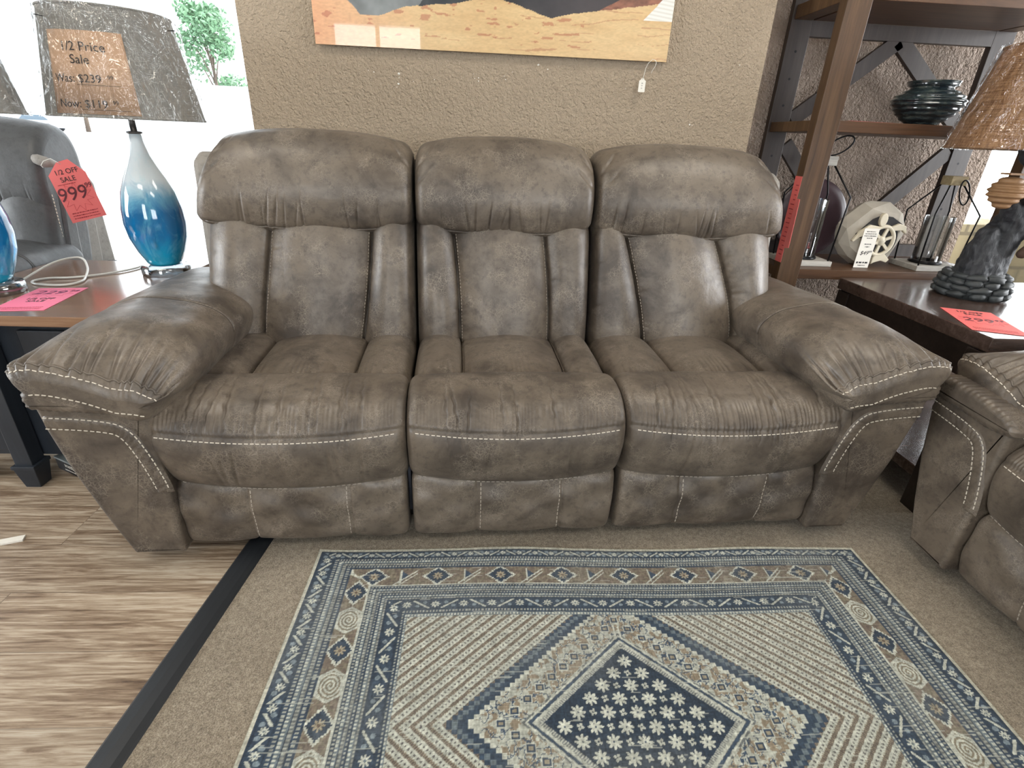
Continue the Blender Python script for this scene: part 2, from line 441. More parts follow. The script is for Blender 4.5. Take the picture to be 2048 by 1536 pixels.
    for xx in seams_seat:
        piping(se, [(xx+.003, q) for q in np.linspace(lo, hi, 14)], se.o, mat=mt, rad=.0022, off=.001)
    # back with channels; seams lean
    x0 -= bw; x1 += bw; W = x1-x0; xm = (x0+x1)/2
    head = [(a, 1.11-(1.11-b)*hs) for a, b in PF_HEAD]
    def seam(i, z):
        (xa, xb) = seams_back[i]; return xb+(xa-xb)*np.clip((z-.43)/.41, -.1, 1.1)+.008*np.sin((z-.43)*7)
    bl = [(rg.uniform(.45, .8), rg.choice([0, 1, 2, 3]), rg.uniform(.5, 1)) for _ in range(14)]
    def db(T, S, Q):
        z = Q[None, :, 1]+0*T; fr = np.clip((.70-Q[None, :, 0])/.05, 0, 1)
        edges = [x0+0*z, seam(0, z), seam(1, z), x1+0*z]
        h = panels(T, edges, .042, 2.2, .0045, .020)*fr
        for zz, e, am in bl:   # short puckers running off the seams
            ex = edges[int(e)]; d_ = T-ex
            h = h-.0035*am*gro(z-zz-.25*np.abs(d_), .005)*gro(d_-.012, .022)*fr
        h = h+.0016*np.sin(z*330)*gro(np.minimum(np.abs(T-edges[1]), np.abs(T-edges[2])), .022)*fr*vnoise(z*30, T*12, seed)
        return h+.005*(fbm(T*7+seed, z*7, 3, seed+3)-.5)
    def wb(V, T, S):
        u_ = np.clip((T-x0)/W, 0, 1); V = V.copy(); z = V[..., 2]
        fl_ = np.interp(z, [.4, .55, .65, .86], [0, .75, 1, .7])
        V[..., 0] += fl_*(flare0*2*np.clip(1-u_*3, 0, 1)+flare1*2*np.clip(u_*3-2, 0, 1))
        V[..., 1] += .03*(np.clip(1-u_*5, 0, 1)**2*(flare0 != 0)+np.clip(u_*5-4, 0, 1)**2*(flare1 != 0))
        return V
    ba = sweep('backrest_cushion', PF_BACK, x0+.001, x1-.001, .026, mt, root, N=220, disp=db, warp=wb, dt=.0025)
    for i in (0, 1):
        pth = []
        for z in np.linspace(.44, .835, 26):
            fq = [k for k in range(220) if ba.Q[k, 0] < .63]; k = min(fq, key=lambda k: abs(ba.Q[k, 1]-z))
            pth.append((float(seam(i, np.array(z)))+(.008 if i == 0 else -.008), k/220))
        # undo flare so that the path follows the seam in parameter space
        stitches(ba, pth, ba.o, mat=THREAD_DIM, dash=.007, gap=.004, rad=.0009)
        piping(ba, [(t_-(.008 if i == 0 else -.008), s_) for t_, s_ in pth], ba.o, mat=mt, rad=.0022, off=.002)
    # headrest
    hl = [(x0+W*rg.uniform(.05, .95), rg.uniform(.3, 1), rg.normal()*.4) for _ in range(folds+3)]
    Qh, _, _ = cr_closed(head, 240)
    sB = int(np.argmin((Qh[:, 0]-.575)**2+(Qh[:, 1]-(1.11-.245*hs))**2))/240
    sM = int(np.argmin((Qh[:, 0]-.557)**2+(Qh[:, 1]-.95)**2))/240
    sg = 1 if sd(sM, sB) > 0 else -1
    sE = int(np.argmin((Qh[:, 0]-.578)**2+(Qh[:, 1]-(1.11-.264*hs))**2))/240
    def dh(T, S, Q):
        u_ = np.clip((T-x0)/W, 0, 1)
        h = .020*(1-np.abs(2*u_-1)**3)*np.clip((.75-Q[None, :, 0])/.1, 0, 1)
        for xc, a_, k in hl:
            q = sd(S, sB)*sg
            h = h-.0065*a_*gro(T-xc-k*q*.3, .0032)*gro(q-.02, .05*(.4+a_*.8))+.0018*a_*gro(T-xc-k*q*.3-.01, .009)*gro(q-.02, .05)
        # diagonal puckers at the corners
        for (cx_, sgn) in ((x0, 1), (x1, -1)):
            for off_, zz in ((.03, 1.045), (.045, .985)):
                d_ = (T-cx_)*sgn; zc = zz+d_*.9
                h = h-.009*gro(Q[None, :, 1]-zc, .007)*gro(d_-.035, .025)*(Q[None, :, 0] < .72)*(W < .7)*(.6 if off_ > .04 else 1)
        h = h-.004*gro(sd(S, sE), .008)
        return h+.006*(fbm(T*6+seed, S*9, 3, seed+5)-.5)
    def wh(V, T, S):
        u_ = np.clip((T-x0)/W, 0, 1); V = V.copy(); z = V[..., 2]
        k0 = np.interp(z, [.84, 1.1], [1.2, -.1]); 
        V[..., 0] += k0*(flare0*2*np.clip(1-u_*3, 0, 1)+flare1*2*np.clip(u_*3-2, 0, 1))
        V[..., 2] -= np.clip((z-.95)/.15, 0, 1)*.030*np.abs(2*u_-1)**3
        V[..., 2] += np.clip((.9-z)/.06, 0, 1)*(.008*np.abs(2*u_-1)**2)
        return V
    he = sweep('headrest', head, x0+.002, x1-.002, .036, mt, root, N=240, disp=dh, warp=wh, dt=.0022)
    piping(he, [(x, sE) for x in np.linspace(x0+.03, x1-.03, 60)], he.o, mat=mt, rad=.0032, off=.001)
    return no, se, ba, he
def arm_unit(root, xi, side, y0=-.05, ylen=.78, mats=None, seed=1, body_y0=-.03):
    mt = mats or LE; rg = np.random.default_rng(seed); sx = side
    X = lambda d: xi+sx*d
    # body with the slanted outer side
    bp = [(0, .045), (.07, .04), (.125, .045), (.165, .16), (.205, .30), (.232, .42), (.243, .48), (.235, .515), (.12, .52), (.0, .505), (-.004, .40), (-.004, .2)]
    # squarer corners: duplicate points near the corners
    bp = [(0, .04), (.128, .04), (.133, .046), (.17, .16), (.21, .30), (.238, .44), (.245, .50), (.24, .515), (.0, .515), (-.004, .50), (-.004, .06)]
    dense = []
    for i in range(len(bp)):
        a, b = np.array(bp[i]), np.array(bp[(i+1) % len(bp)]); k = max(1, int(np.hypot(*(b-a))/.02))
        for j in range(k): dense.append(a+(b-a)*j/k)
    prof = [(X(a), b) for a, b in dense]
    def dbdy(T, S, Q): return .003*(fbm(T*8, S*14, 3, seed)-.5)
    body = sweep('arm_panel', prof, body_y0, .86, .014, mt, root, axis='y', N=180, dt=.02, disp=dbdy)
    # raised boomerang band on the front face
    path = [(.233, .462), (.20, .460), (.15, .456), (.10, .449), (.070, .440), (.050, .418), (.036, .385), (.022, .34), (.008, .28), (.004, .245)]
    pc = [Vector((X(a), body_y0-.002, b)) for a, b in path]
    # resample smooth
    pts = []
    for i in range(len(pc)-1):
        a, b, c, d = pc[max(i-1, 0)], pc[i], pc[i+1], pc[min(i+2, len(pc)-1)]
        for j in range(8):
            t = j/8; pts.append(.5*((2*b)+(-a+c)*t+(2*a-5*b+4*c-d)*t*t+(-a+3*b-3*c+d)*t**3))
    pts.append(pc[-1])
    V = []; K = 12; hw = .021
    for i, p in enumerate(pts):
        d = (pts[min(i+1, len(pts)-1)]-pts[max(i-1, 0)]).normalized(); nrm = Vector((-d.z, 0, d.x))
        e = min(1, min(i, len(pts)-1-i)/3+.25)
        for k in range(K+1):
            t = -1+2*k/K; hgt = .010*(1-abs(t)**4)+.0016*math.sin(i*1.9+k*.7)*(1-t*t)
            V.append(p+nrm*t*hw+Vector((0, -hgt*e+.006, 0)))
    n = K+1; F = [[i*n+k, i*n+k+1, (i+1)*n+k+1, (i+1)*n+k] for i in range(len(pts)-1) for k in range(K)]
    mb = MB(); mb.add(V, F, True); band = mb.build('trim_band', mt, body.o)
    sb = MB()
    for t in (-.72, .72):
        q = []
        for i, p in enumerate(pts):
            d = (pts[min(i+1, len(pts)-1)]-pts[max(i-1, 0)]).normalized(); nrm = Vector((-d.z, 0, d.x))
            q.append(p+nrm*t*hw+Vector((0, -.010*(1-abs(t)**4)+.0045, 0)))
        L = [0]
        for a, b in zip(q[:-1], q[1:]): L.append(L[-1]+(b-a).length)
        x = .004
        at = lambda d: Vector([float(np.interp(d, L, [v[k] for v in q])) for k in range(3)])
        while x+.009 < L[-1]*.97: sb.bar(at(x), at(x+.009), .0022, .0018, (0, -1, 0)); x += .014
    sb.build('stitching', THREAD, body.o)
    # padding under the arm rest
    up = [(.235, .50), (.252, .52), (.250, .545), (.22, .56), (.10, .555), (.02, .54), (-.02, .52), (-.015, .495), (.05, .485), (.12, .49)]
    sweep('arm_roll', [(X(a), b) for a, b in up], body_y0-.018, .5, .016, mt, root, axis='y', N=140, dt=.01,
          disp=lambda T, S, Q: .002*np.sin(S*240)*gro(T-body_y0, .05))
    # arm rest pad
    pp = [(.225, .54), (.258, .565), (.268, .60), (.235, .642), (.15, .672), (.05, .668), (-.042, .645), (-.092, .602), (-.093, .550), (-.070, .500), (-.03, .460), (.045, .470), (.14, .515)]
    prof = [(X(a), b) for a, b in pp]
    Qp, _, Lp = cr_closed(prof, 260)
    s_in = int(np.argmin((Qp[:, 0]-X(-.06))**2+(Qp[:, 1]-.60)**2))/260
    s_out = int(np.argmin((Qp[:, 0]-X(.268))**2+(Qp[:, 1]-.60)**2))/260
    fl = []
    mid = s_in+sd(s_out, s_in)/2; half = abs(sd(s_out, s_in))/2
    for k in range(17):
        fl.append((mid+half*(-1.25+2.35*k/16)*(1 if sd(s_out, s_in) > 0 else -1)+rg.normal()*.006, rg.uniform(.4, 1), rg.normal()*.25, rg.uniform(.05, .11)))
    def dp(T, S, Q):
        h = .010*(fbm(T*7+seed, S*7, 3, seed)-.5)
        d = T-y0
        for s_, a_, k_, ln in fl:
            q = sd(S, s_+k_*d*.35)
            h = h+(-.017*a_*gro(q, .0062)+.009*a_*gro(q-.013, .010))*np.exp(-(d/ln)**2)*(1-.9*np.exp(-(d/.022)**2))
        h = h-.004*gro(T-.33, .004)
        return h
    def wp(V, T, S):
        V = V.copy(); d = np.clip((T-y0)/.26, 0, 1); k = (1-d)**2.2
        rel = sx*(V[..., 0]-xi)
        V[..., 2] -= k*np.interp(rel, [-.10, .0, .05, .15, .235, .27], [.085, .105, .110, .075, .03, 0])*np.clip((V[..., 2]-.50)/.11, 0, 1)
        # the rest sinks a little towards the rear
        V[..., 2] -= np.clip((T-.40)/.4, 0, 1)*.012
        inn = np.clip((-sx*(V[..., 0]-X(.05)))/.12, 0, 1)
        V[..., 0] += sx*k*.050*inn
        V[..., 2] += k*.012*inn*np.clip((.54-V[..., 2])/.05, 0, 1)
        return V
    pad = sweep('arm_rest', prof, y0, ylen, .028, mt, root, axis='y', N=260, dt=.003, disp=dp, warp=wp)
    tf = y0+.028*(1-math.cos(.62))
    lo = mid-(half*1.3)*(1 if sd(s_out, s_in) > 0 else -1); hi = mid+half*1.02*(1 if sd(s_out, s_in) > 0 else -1)
    piping(pad, [(y0+.020, q) for q in np.linspace(lo, hi, 70)], pad.o, mat=mt, rad=.0030, off=0)
    stitches(pad, [(y0+.0085, q) for q in np.linspace(lo, hi, 70)], pad.o)
    # lower row of stitching across the front face of the rest
    P0 = pad.V[0]; c0 = P0.mean(0)
    q = []
    for s_ in np.linspace(lo, hi, 60):
        p = P0[int((s_ % 1)*260) % 260]; pz = p.copy(); pz[2] -= .034; pz[1] = y0-.0012
        q.append(pz)
    q = np.array(q); L = np.concatenate([[0], np.cumsum(np.linalg.norm(np.diff(q, axis=0), axis=1))]); sb = MB(); x = .01
    at = lambda d: Vector([float(np.interp(d, L, q[:, k])) for k in range(3)])
    while x+.009 < L[-1]*.96: sb.bar(at(x), at(x+.009), .0022, .0018, (0, -1, 0)); x += .014
    sb.build('stitching', THREAD, pad.o)
    ring = [(.33, q) for q in np.linspace(lo, hi+.08*(1 if sd(s_out, s_in) > 0 else -1), 60)]
    piping(pad, ring, pad.o, mat=mt, rad=.0028, off=.0025)
    return body, pad
def back_shell(root, x0, x1, mat, z0=.30, z1=1.02):
    mb = MB(); poly = [(.66, .30), (.90, .30), (.90, .86), (.87, z1), (.80, z1+.03), (.74, z1)]
    mb.prism(poly, x0, x1, lambda a, b, c: (c, a, b)); return mb.build('back_shell', mat, root, bevel=.02, seg=3)
def base_frame(root, x0, x1):
    mb = MB(); mb.box(x0, x1, .08, .84, .06, .30); b = mb.build('base_frame', FRAME, root)
    for x in (x0+.06, x1-.06):
        for y in (.12, .78):
            MB().lathe([(.022, 0), (.022, .06)], (x, y, 0), 12).build('foot', FRAME, root)
FRAME = plain('dark_frame', (.012, .012, .015), .6)
GAPBLACK = plain('blue_black_gap', (.02, .022, .03), .9)

# ------------------------------------------------------------------ the reclining sofa
sofa = thing('reclining_sofa', 'brown distressed suede three-seat reclining sofa with padded arms against the tan wall', 'sofa', (.12, 1.25, 0), R(3))
seat_unit(sofa, -.948, -.324, [(-.778, -.829), (-.462, -.510)], [-.785, -.485], 11, flare0=-.028, folds=12)
seat_unit(sofa, -.316, .282, [(-.195, -.171), (.115, .143)], [-.165, .15], 23, folds=6, sag=.018)
seat_unit(sofa, .290, .918, [(.401, .497), (.724, .823)], [.50, .80], 37, flare1=.028, folds=11)
arm_unit(sofa, -.945, -1, seed=4); arm_unit(sofa, .915, 1, seed=8)
back_shell(sofa, -1.055, 1.03, LE_PALE)
base_frame(sofa, -1.0, .97)
MB().box(-.3245, -.3165, .03, .4, .12, .30).build('gap_strip', GAPBLACK, sofa)  # blue-black strip filling the gap between the left and middle seats

# matching recliner at the right, turned to face the rug from the side
rec = thing('recliner', 'brown suede recliner at the right edge, turned sideways to the rug', 'recliner', (1.372, .775, 0), R(-90))
seat_unit(rec, -.316, .316, [(-.14, -.15), (.14, .15)], [-.15, .15], 51, sag=.01, folds=4)
arm_unit(rec, -.318, -1, y0=.01, seed=14); arm_unit(rec, .318, 1, y0=.01, seed=15)
back_shell(rec, -.42, .42, LE); base_frame(rec, -.35, .35)

# grey recliner far left, behind the end table
grec = thing('grey_recliner', 'dark grey leather recliner with pale sides behind the left end table', 'recliner', (-2.250, 1.80, 0), 0)
seat_unit(grec, -.27, .27, [(-.22, -.22), (.22, .22)], [-.12, .12], 61, sag=.01, folds=6, mats=LE_GREY, bw=.19, hs=1.42)
arm_unit(grec, .232, 1, seed=17, mats=LE_GREY, ylen=.62, y0=.10, body_y0=.12); arm_unit(grec, -.232, -1, seed=18, mats=LE_GREY, ylen=.62, y0=.10, body_y0=.12)
back_shell(grec, -.44, .44, LE_PALE, z1=.90); base_frame(grec, -.36, .36)
# side wing of the back, with two stitched seams
wg = MB(); wg.prism([(.60, .45), (.80, .45), (.86, .90), (.83, .96), (.79, .97), (.66, .86)], .38, .445, lambda a, b, c: (c, a, b))
wgo = wg.build('side_wing', LE_PALE, grec, bevel=.018, seg=3)
ed = MB(); ed.prism([(.575, .42), (.64, .42), (.665, .64), (.70, .86), (.63, .86), (.585, .64)], .33, .468, lambda a, b, c: (c, a, b))
edo = ed.build('wing_border', LE_GREY, grec, bevel=.014, seg=3)
st = MB()
for xx in (.365, .445):
    for k in range(30):
        z = .44+k*.0135; st.bar((xx+.02*math.sin((z-.44)*3), .572+(z-.42)*.03, z), (xx+.02*math.sin((z-.44)*3), .5722+(z-.42)*.03, z+.009), .003, .002, (0, -1, 0))
st.build('stitching', THREAD, grec)
MB().tube([(.42, .60, .985), (.455, .575, .975), (.490, .57, .965), (.51, .60, .955)], [.006, .020, .022, .008], 10).build('pull_strap', LE_PALE, grec)

# ------------------------------------------------------------------ the room
def stucco(name, col, depth=1.0, sc=1.0):
    t = NT(name); c = t.coord()
    n1 = t.noise(c, 105*sc, 3, .55, .3); n2 = t.noise(c, 48*sc, 4, .6, .25)
    k = t.ramp(n1, [(.46, (0, 0, 0)), (.60, (1, 1, 1))]); k2 = t.ramp(n2, [(.38, (0, 0, 0)), (.66, (1, 1, 1))])
    h = t.math('ADD', t.math('MULTIPLY', n1, 1.5), t.math('MULTIPLY', k2, .45))
    g = t.noise(c, 3, 4, .6)
    colr = t.mix(g, [x*.90 for x in col], [x*1.08 for x in col])
    return t.fin(colr, .62, t.bump(h, 1.0, .013*depth), Specular_IOR_Level=.35)
TAN = stucco('tan_stucco', (.43, .345, .250), .75, 1.0)
TAN_R = stucco('brown_stucco', (.41, .32, .255), 1.6, .8)
CEILM = plain('ceiling_paint', (.33, .32, .30), .9, .03, 3)
WALLP = stucco('plain_wall_paint', (.20, .175, .145), .3)
def structure(mb, name, mat, **k):
    o = mb.build(name, mat, **k); o['kind'] = 'structure'; return o
# planks (grain along x), carpet, transition strip
def planks():
    t = NT('vinyl_planks'); c = t.coord((1, 1, 1))
    br = t.node('ShaderNodeTexBrick', i_Vector=c, i_Scale=1., i_Mortar_Size=.0012, offset=.37, offset_frequency=2)
    br.inputs['Color1'].default_value = (.0, .0, .0, 1); br.inputs['Color2'].default_value = (1, 1, 1, 1); br.inputs['Mortar'].default_value = (.5, .5, .5, 1)
    br.inputs['Brick Width'].default_value = 1.22; br.inputs['Row Height'].default_value = .178; br.inputs['Mortar Smooth'].default_value = .1
    off = t.node('ShaderNodeVectorMath', operation='MULTIPLY_ADD'); t.l.new(br.outputs[0], off.inputs[0]); off.inputs[1].default_value = (7, 3, 5); t.l.new(c, off.inputs[2])
    mp = t.node('ShaderNodeMapping'); t.l.new(off.outputs[0], mp.inputs[0]); mp.inputs['Scale'].default_value = (1.7, 26, 1)
    n1 = t.noise(mp.outputs[0], 1.7, 7, .62, 1.6)
    mp2 = t.node('ShaderNodeMapping'); t.l.new(off.outputs[0], mp2.inputs[0]); mp2.inputs['Scale'].default_value = (6, 120, 1)
    n2 = t.noise(mp2.outputs[0], 1.5, 5, .7, .6)
    mp3 = t.node('ShaderNodeMapping'); t.l.new(off.outputs[0], mp3.inputs[0]); mp3.inputs['Scale'].default_value = (.8, 3, 1)
    n3 = t.noise(mp3.outputs[0], 2.2, 3, .5, .5)
    v = t.math('ADD', t.math('MULTIPLY', n1, .46), t.math('ADD', t.math('MULTIPLY', n2, .34), t.math('MULTIPLY', n3, .20)))
    col = t.ramp(v, [(.36, (.075, .047, .030)), (.44, (.19, .13, .085)), (.50, (.31, .235, .165)), (.56, (.44, .36, .27)), (.64, (.55, .49, .40))])
    tone = t.math('MULTIPLY_ADD', br.outputs[0], .22, .85)
    hs = t.node('ShaderNodeHueSaturation', i_Color=col, i_Value=tone)
    col = t.mix(t.math('MULTIPLY', br.outputs[1], .45), hs.outputs[0], (.05, .035, .025))
    h = t.math('SUBTRACT', n2, t.math('MULTIPLY', br.outputs[1], 2))
    return t.fin(col, t.math('MULTIPLY_ADD', n1, .2, .30), t.bump(h, .18, .001), Specular_IOR_Level=.5)
def carpetm():
    t = NT('beige_carpet'); c = t.coord()
    n = t.noise(c, 330, 3, .7); n2 = t.noise(c, 70, 3, .6); n3 = t.noise(c, 5, 3, .5)
    v = t.math('ADD', t.math('MULTIPLY', n, .6), t.math('ADD', t.math('MULTIPLY', n2, .25), t.math('MULTIPLY', n3, .15)))
    col = t.ramp(v, [(.36, (.11, .088, .062)), (.5, (.27, .222, .162)), (.62, (.43, .37, .28)), (.7, (.52, .46, .36))])
    return t.fin(col, .95, t.bump(n, .9, .004), Specular_IOR_Level=.1, Sheen_Weight=.25)
SX = lambda y: -.690+(y-1.234)*.093   # left edge of the strip at depth y (it runs slightly askew)
fl = MB(); fl.add([(-6, -3.5, 0), (SX(-3.5)+.02, -3.5, 0), (SX(3.4)+.02, 3.4, 0), (-6, 3.4, 0), (-6, -3.5, -.1), (SX(-3.5)+.02, -3.5, -.1), (SX(3.4)+.02, 3.4, -.1), (-6, 3.4, -.1)],
    [[0, 1, 2, 3], [7, 6, 5, 4], [0, 4, 5, 1], [1, 5, 6, 2], [2, 6, 7, 3], [3, 7, 4, 0]])
structure(fl, 'floor', planks())
fl = MB(); fl.add([(SX(-3.5)+.02, -3.5, .002), (5.2, -3.5, .002), (5.2, 3.4, .002), (SX(3.4)+.02, 3.4, .002), (SX(-3.5)+.02, -3.5, -.1), (5.2, -3.5, -.1), (5.2, 3.4, -.1), (SX(3.4)+.02, 3.4, -.1)],
    [[0, 1, 2, 3], [7, 6, 5, 4], [0, 4, 5, 1], [1, 5, 6, 2], [2, 6, 7, 3], [3, 7, 4, 0]])
structure(fl, 'floor', carpetm())
# black transition strip with a low rounded profile
st = MB(); prof = [(-.004, 0), (0, .006), (.006, .010), (.03, .0125), (.05, .011), (.062, .006), (.068, 0)]
V = []; ys = np.linspace(-3.4, 2.3, 30)
for y in ys:
    for a, b in prof: V.append((SX(y)+a, y, b+.0005))
n = len(prof); st.add(V, [[i*n+k, i*n+k+1, (i+1)*n+k+1, (i+1)*n+k] for i in range(len(ys)-1) for k in range(n-1)]+[list(range(n)), list(range((len(ys)-1)*n, len(ys)*n))[::-1]], False)
o = st.build('trim_1', plain('black_rubber', (.016, .019, .023), .42, .2, 8, .3)); o['kind'] = 'structure'
mb = MB(); mb.box(-6, 5.2, -3.5, 3.4, 2.70, 2.8); structure(mb, 'ceiling', CEILM)
# centre wall (pillar) and the recessed wall to its right
mb = MB(); mb.box(-.912, 1.088, 2.35, 2.90, 0, 2.70); wc = structure(mb, 'wall_center', TAN)
chips = MB()
for (px, pz, sz) in [(.20, 1.386, .004), (.237, 1.373, .003), (.10, 1.358, .002), (-.335, 1.333, .005), (-.43, 1.335, .0025), (-.338, 1.300, .0045), (-.335, 1.32, .002), (-.345, 1.288, .002), (-.20, 1.32, .002), (-.045, 1.33, .0018), (-.03, 1.322, .0025), (-.03, 1.333, .0025), (-.05, 1.345, .0015), (.07, 1.343, .002), (.075, 1.332, .0025), (.83, 1.205, .0035), (.84, 1.203, .002), (.55, 1.32, .0018), (1.0, 1.22, .0015), (.99, 1.42, .002), (-.45, 1.34, .0018), (-.28, 1.31, .0015)]:
    k = 7; a0 = random.random()*6
    V = [(px+sz*random.uniform(.6, 1.2)*math.cos(a0+6.283*i/k), 2.3492, pz+sz*random.uniform(.5, 1.1)*math.sin(a0+6.283*i/k)) for i in range(k)]
    chips.prism([(v[0], v[2]) for v in V], 2.3488, 2.3505, lambda a, b, c: (a, c, b))
o = chips.build('paint_chip', plain('bare_plaster', (.8, .78, .72), .8), wc); o['kind'] = 'stuff'
mb = MB(); mb.box(1.088, 2.43, 2.65, 2.90, 0, 2.70); structure(mb, 'wall_back', TAN_R)
for nm, xq, ya, yb_ in (('wall_left', -6.1, -1.0, 1.8), ('wall_right', 5.2, -.5, 2.3)):
    mb = MB(); mb.box(xq, xq+.1, -3.5, ya, 0, 2.7); mb.box(xq, xq+.1, yb_, 3.4, 0, 2.7); mb.box(xq, xq+.1, ya, yb_, 0, .5); mb.box(xq, xq+.1, ya, yb_, 2.4, 2.7)
    structure(mb, nm, WALLP)
    mb = MB(); q = xq+.03
    for a in ((ya, yb_, .5, .55), (ya, yb_, 2.35, 2.4), (ya, ya+.05, .55, 2.35), (yb_-.05, yb_, .55, 2.35), ((ya+yb_)/2-.025, (ya+yb_)/2+.025, .55, 2.35)): mb.box(q, q+.05, *a)
    o = mb.build('added_window_5' if xq < 0 else 'added_window_6', plain('aluminium_side_frame', (.45, .46, .47), .35)); o['kind'] = 'structure'  # unseen side windows, added to go with the side-wall lamps
    MB().box(q+.022, q+.028, ya+.04, yb_-.04, .54, 2.36).build('glass_pane', GLASS, o)
# wall behind the camera with two windows: openings x -3.1..-.55 (mullion at -1.38) and 1..3.2
mb = MB()
mb.box(-6, -2.02, -3.6, -3.5, 0, 2.7); mb.box(-.82, 1.0, -3.6, -3.5, 0, 2.7); mb.box(3.3, 5.2, -3.6, -3.5, 0, 2.7)
mb.box(-2.02, -.82, -3.6, -3.5, 0, .6); mb.box(-2.02, -.82, -3.6, -3.5, 2.42, 2.7); mb.box(1.0, 3.3, -3.6, -3.5, 0, .6); mb.box(1.0, 3.3, -3.6, -3.5, 2.02, 2.7)
structure(mb, 'wall_front', WALLP)
ALU = plain('aluminium_frame', (.45, .46, .47), .35, .05, 5, Metallic=.7)
def window(name, x0, x1, z0, z1, y, mull, yth=.05):
    mb = MB(); t = .05
    mb.box(x0, x1, y, y+yth, z0, z0+t); mb.box(x0, x1, y, y+yth, z1-t, z1)
    for x in [x0, x1-t]+[m_-t/2 for m_ in mull]: mb.box(x, x+t, y+.004, y+yth-.004, z0+t, z1-t)
    o = structure(mb, name, ALU); g = MB(); xs = [x0]+mull+[x1]
    for a, b in zip(xs[:-1], xs[1:]): g.box(a+.03, b-.03, y+yth/2-.003, y+yth/2+.003, z0+t*.9, z1-t*.9)
    g.build('glass_pane', GLASS, o); return o
window('window_1', -2.02, -.82, .6, 2.42, -3.57, [-1.42])
window('window_2', 1.0, 3.3, .6, 2.02, -3.57, [2.1])
window('window_3', -5.98, -.915, .10, 2.69, 2.76, [-3.6])
window('window_4', 2.432, 5.18, .30, 2.69, 2.72, [4.2])
mb = MB(); mb.box(-6, -.915, 2.75, 2.90, 0, .10); structure(mb, 'wall_back', WALLP)
mb = MB(); mb.box(2.431, 5.2, 2.70, 2.90, 0, .30); structure(mb, 'wall_back', WALLP)
LAMPW = NT('fill_diffuser'); LAMPW.fin((.9, .9, .9), .5, None, Emission_Color=(1, .93, .82, 1), Emission_Strength=3.0); LAMPW = LAMPW.m  # glowing face of the added ceiling fill fittings
for i, (cx, cy) in enumerate(CEIL):
    t = thing('fill_fitting', 'added unseen ceiling fitting lending fill light above the sales floor', 'ceiling light', (cx, cy, 2.70), 0, 'added ceiling fill group')
    mb = MB(); 
    for a in ((-.6, .6, -.3, -.27), (-.6, .6, .27, .3), (-.6, -.57, -.27, .27), (.57, .6, -.27, .27)): mb.box(a[0], a[1], a[2], a[3], -.035, 0)
    mb.build('frame', ALU, t)
    MB().box(-.57, .57, -.27, .27, -.020, -.001).build('diffuser', LAMPW, t)

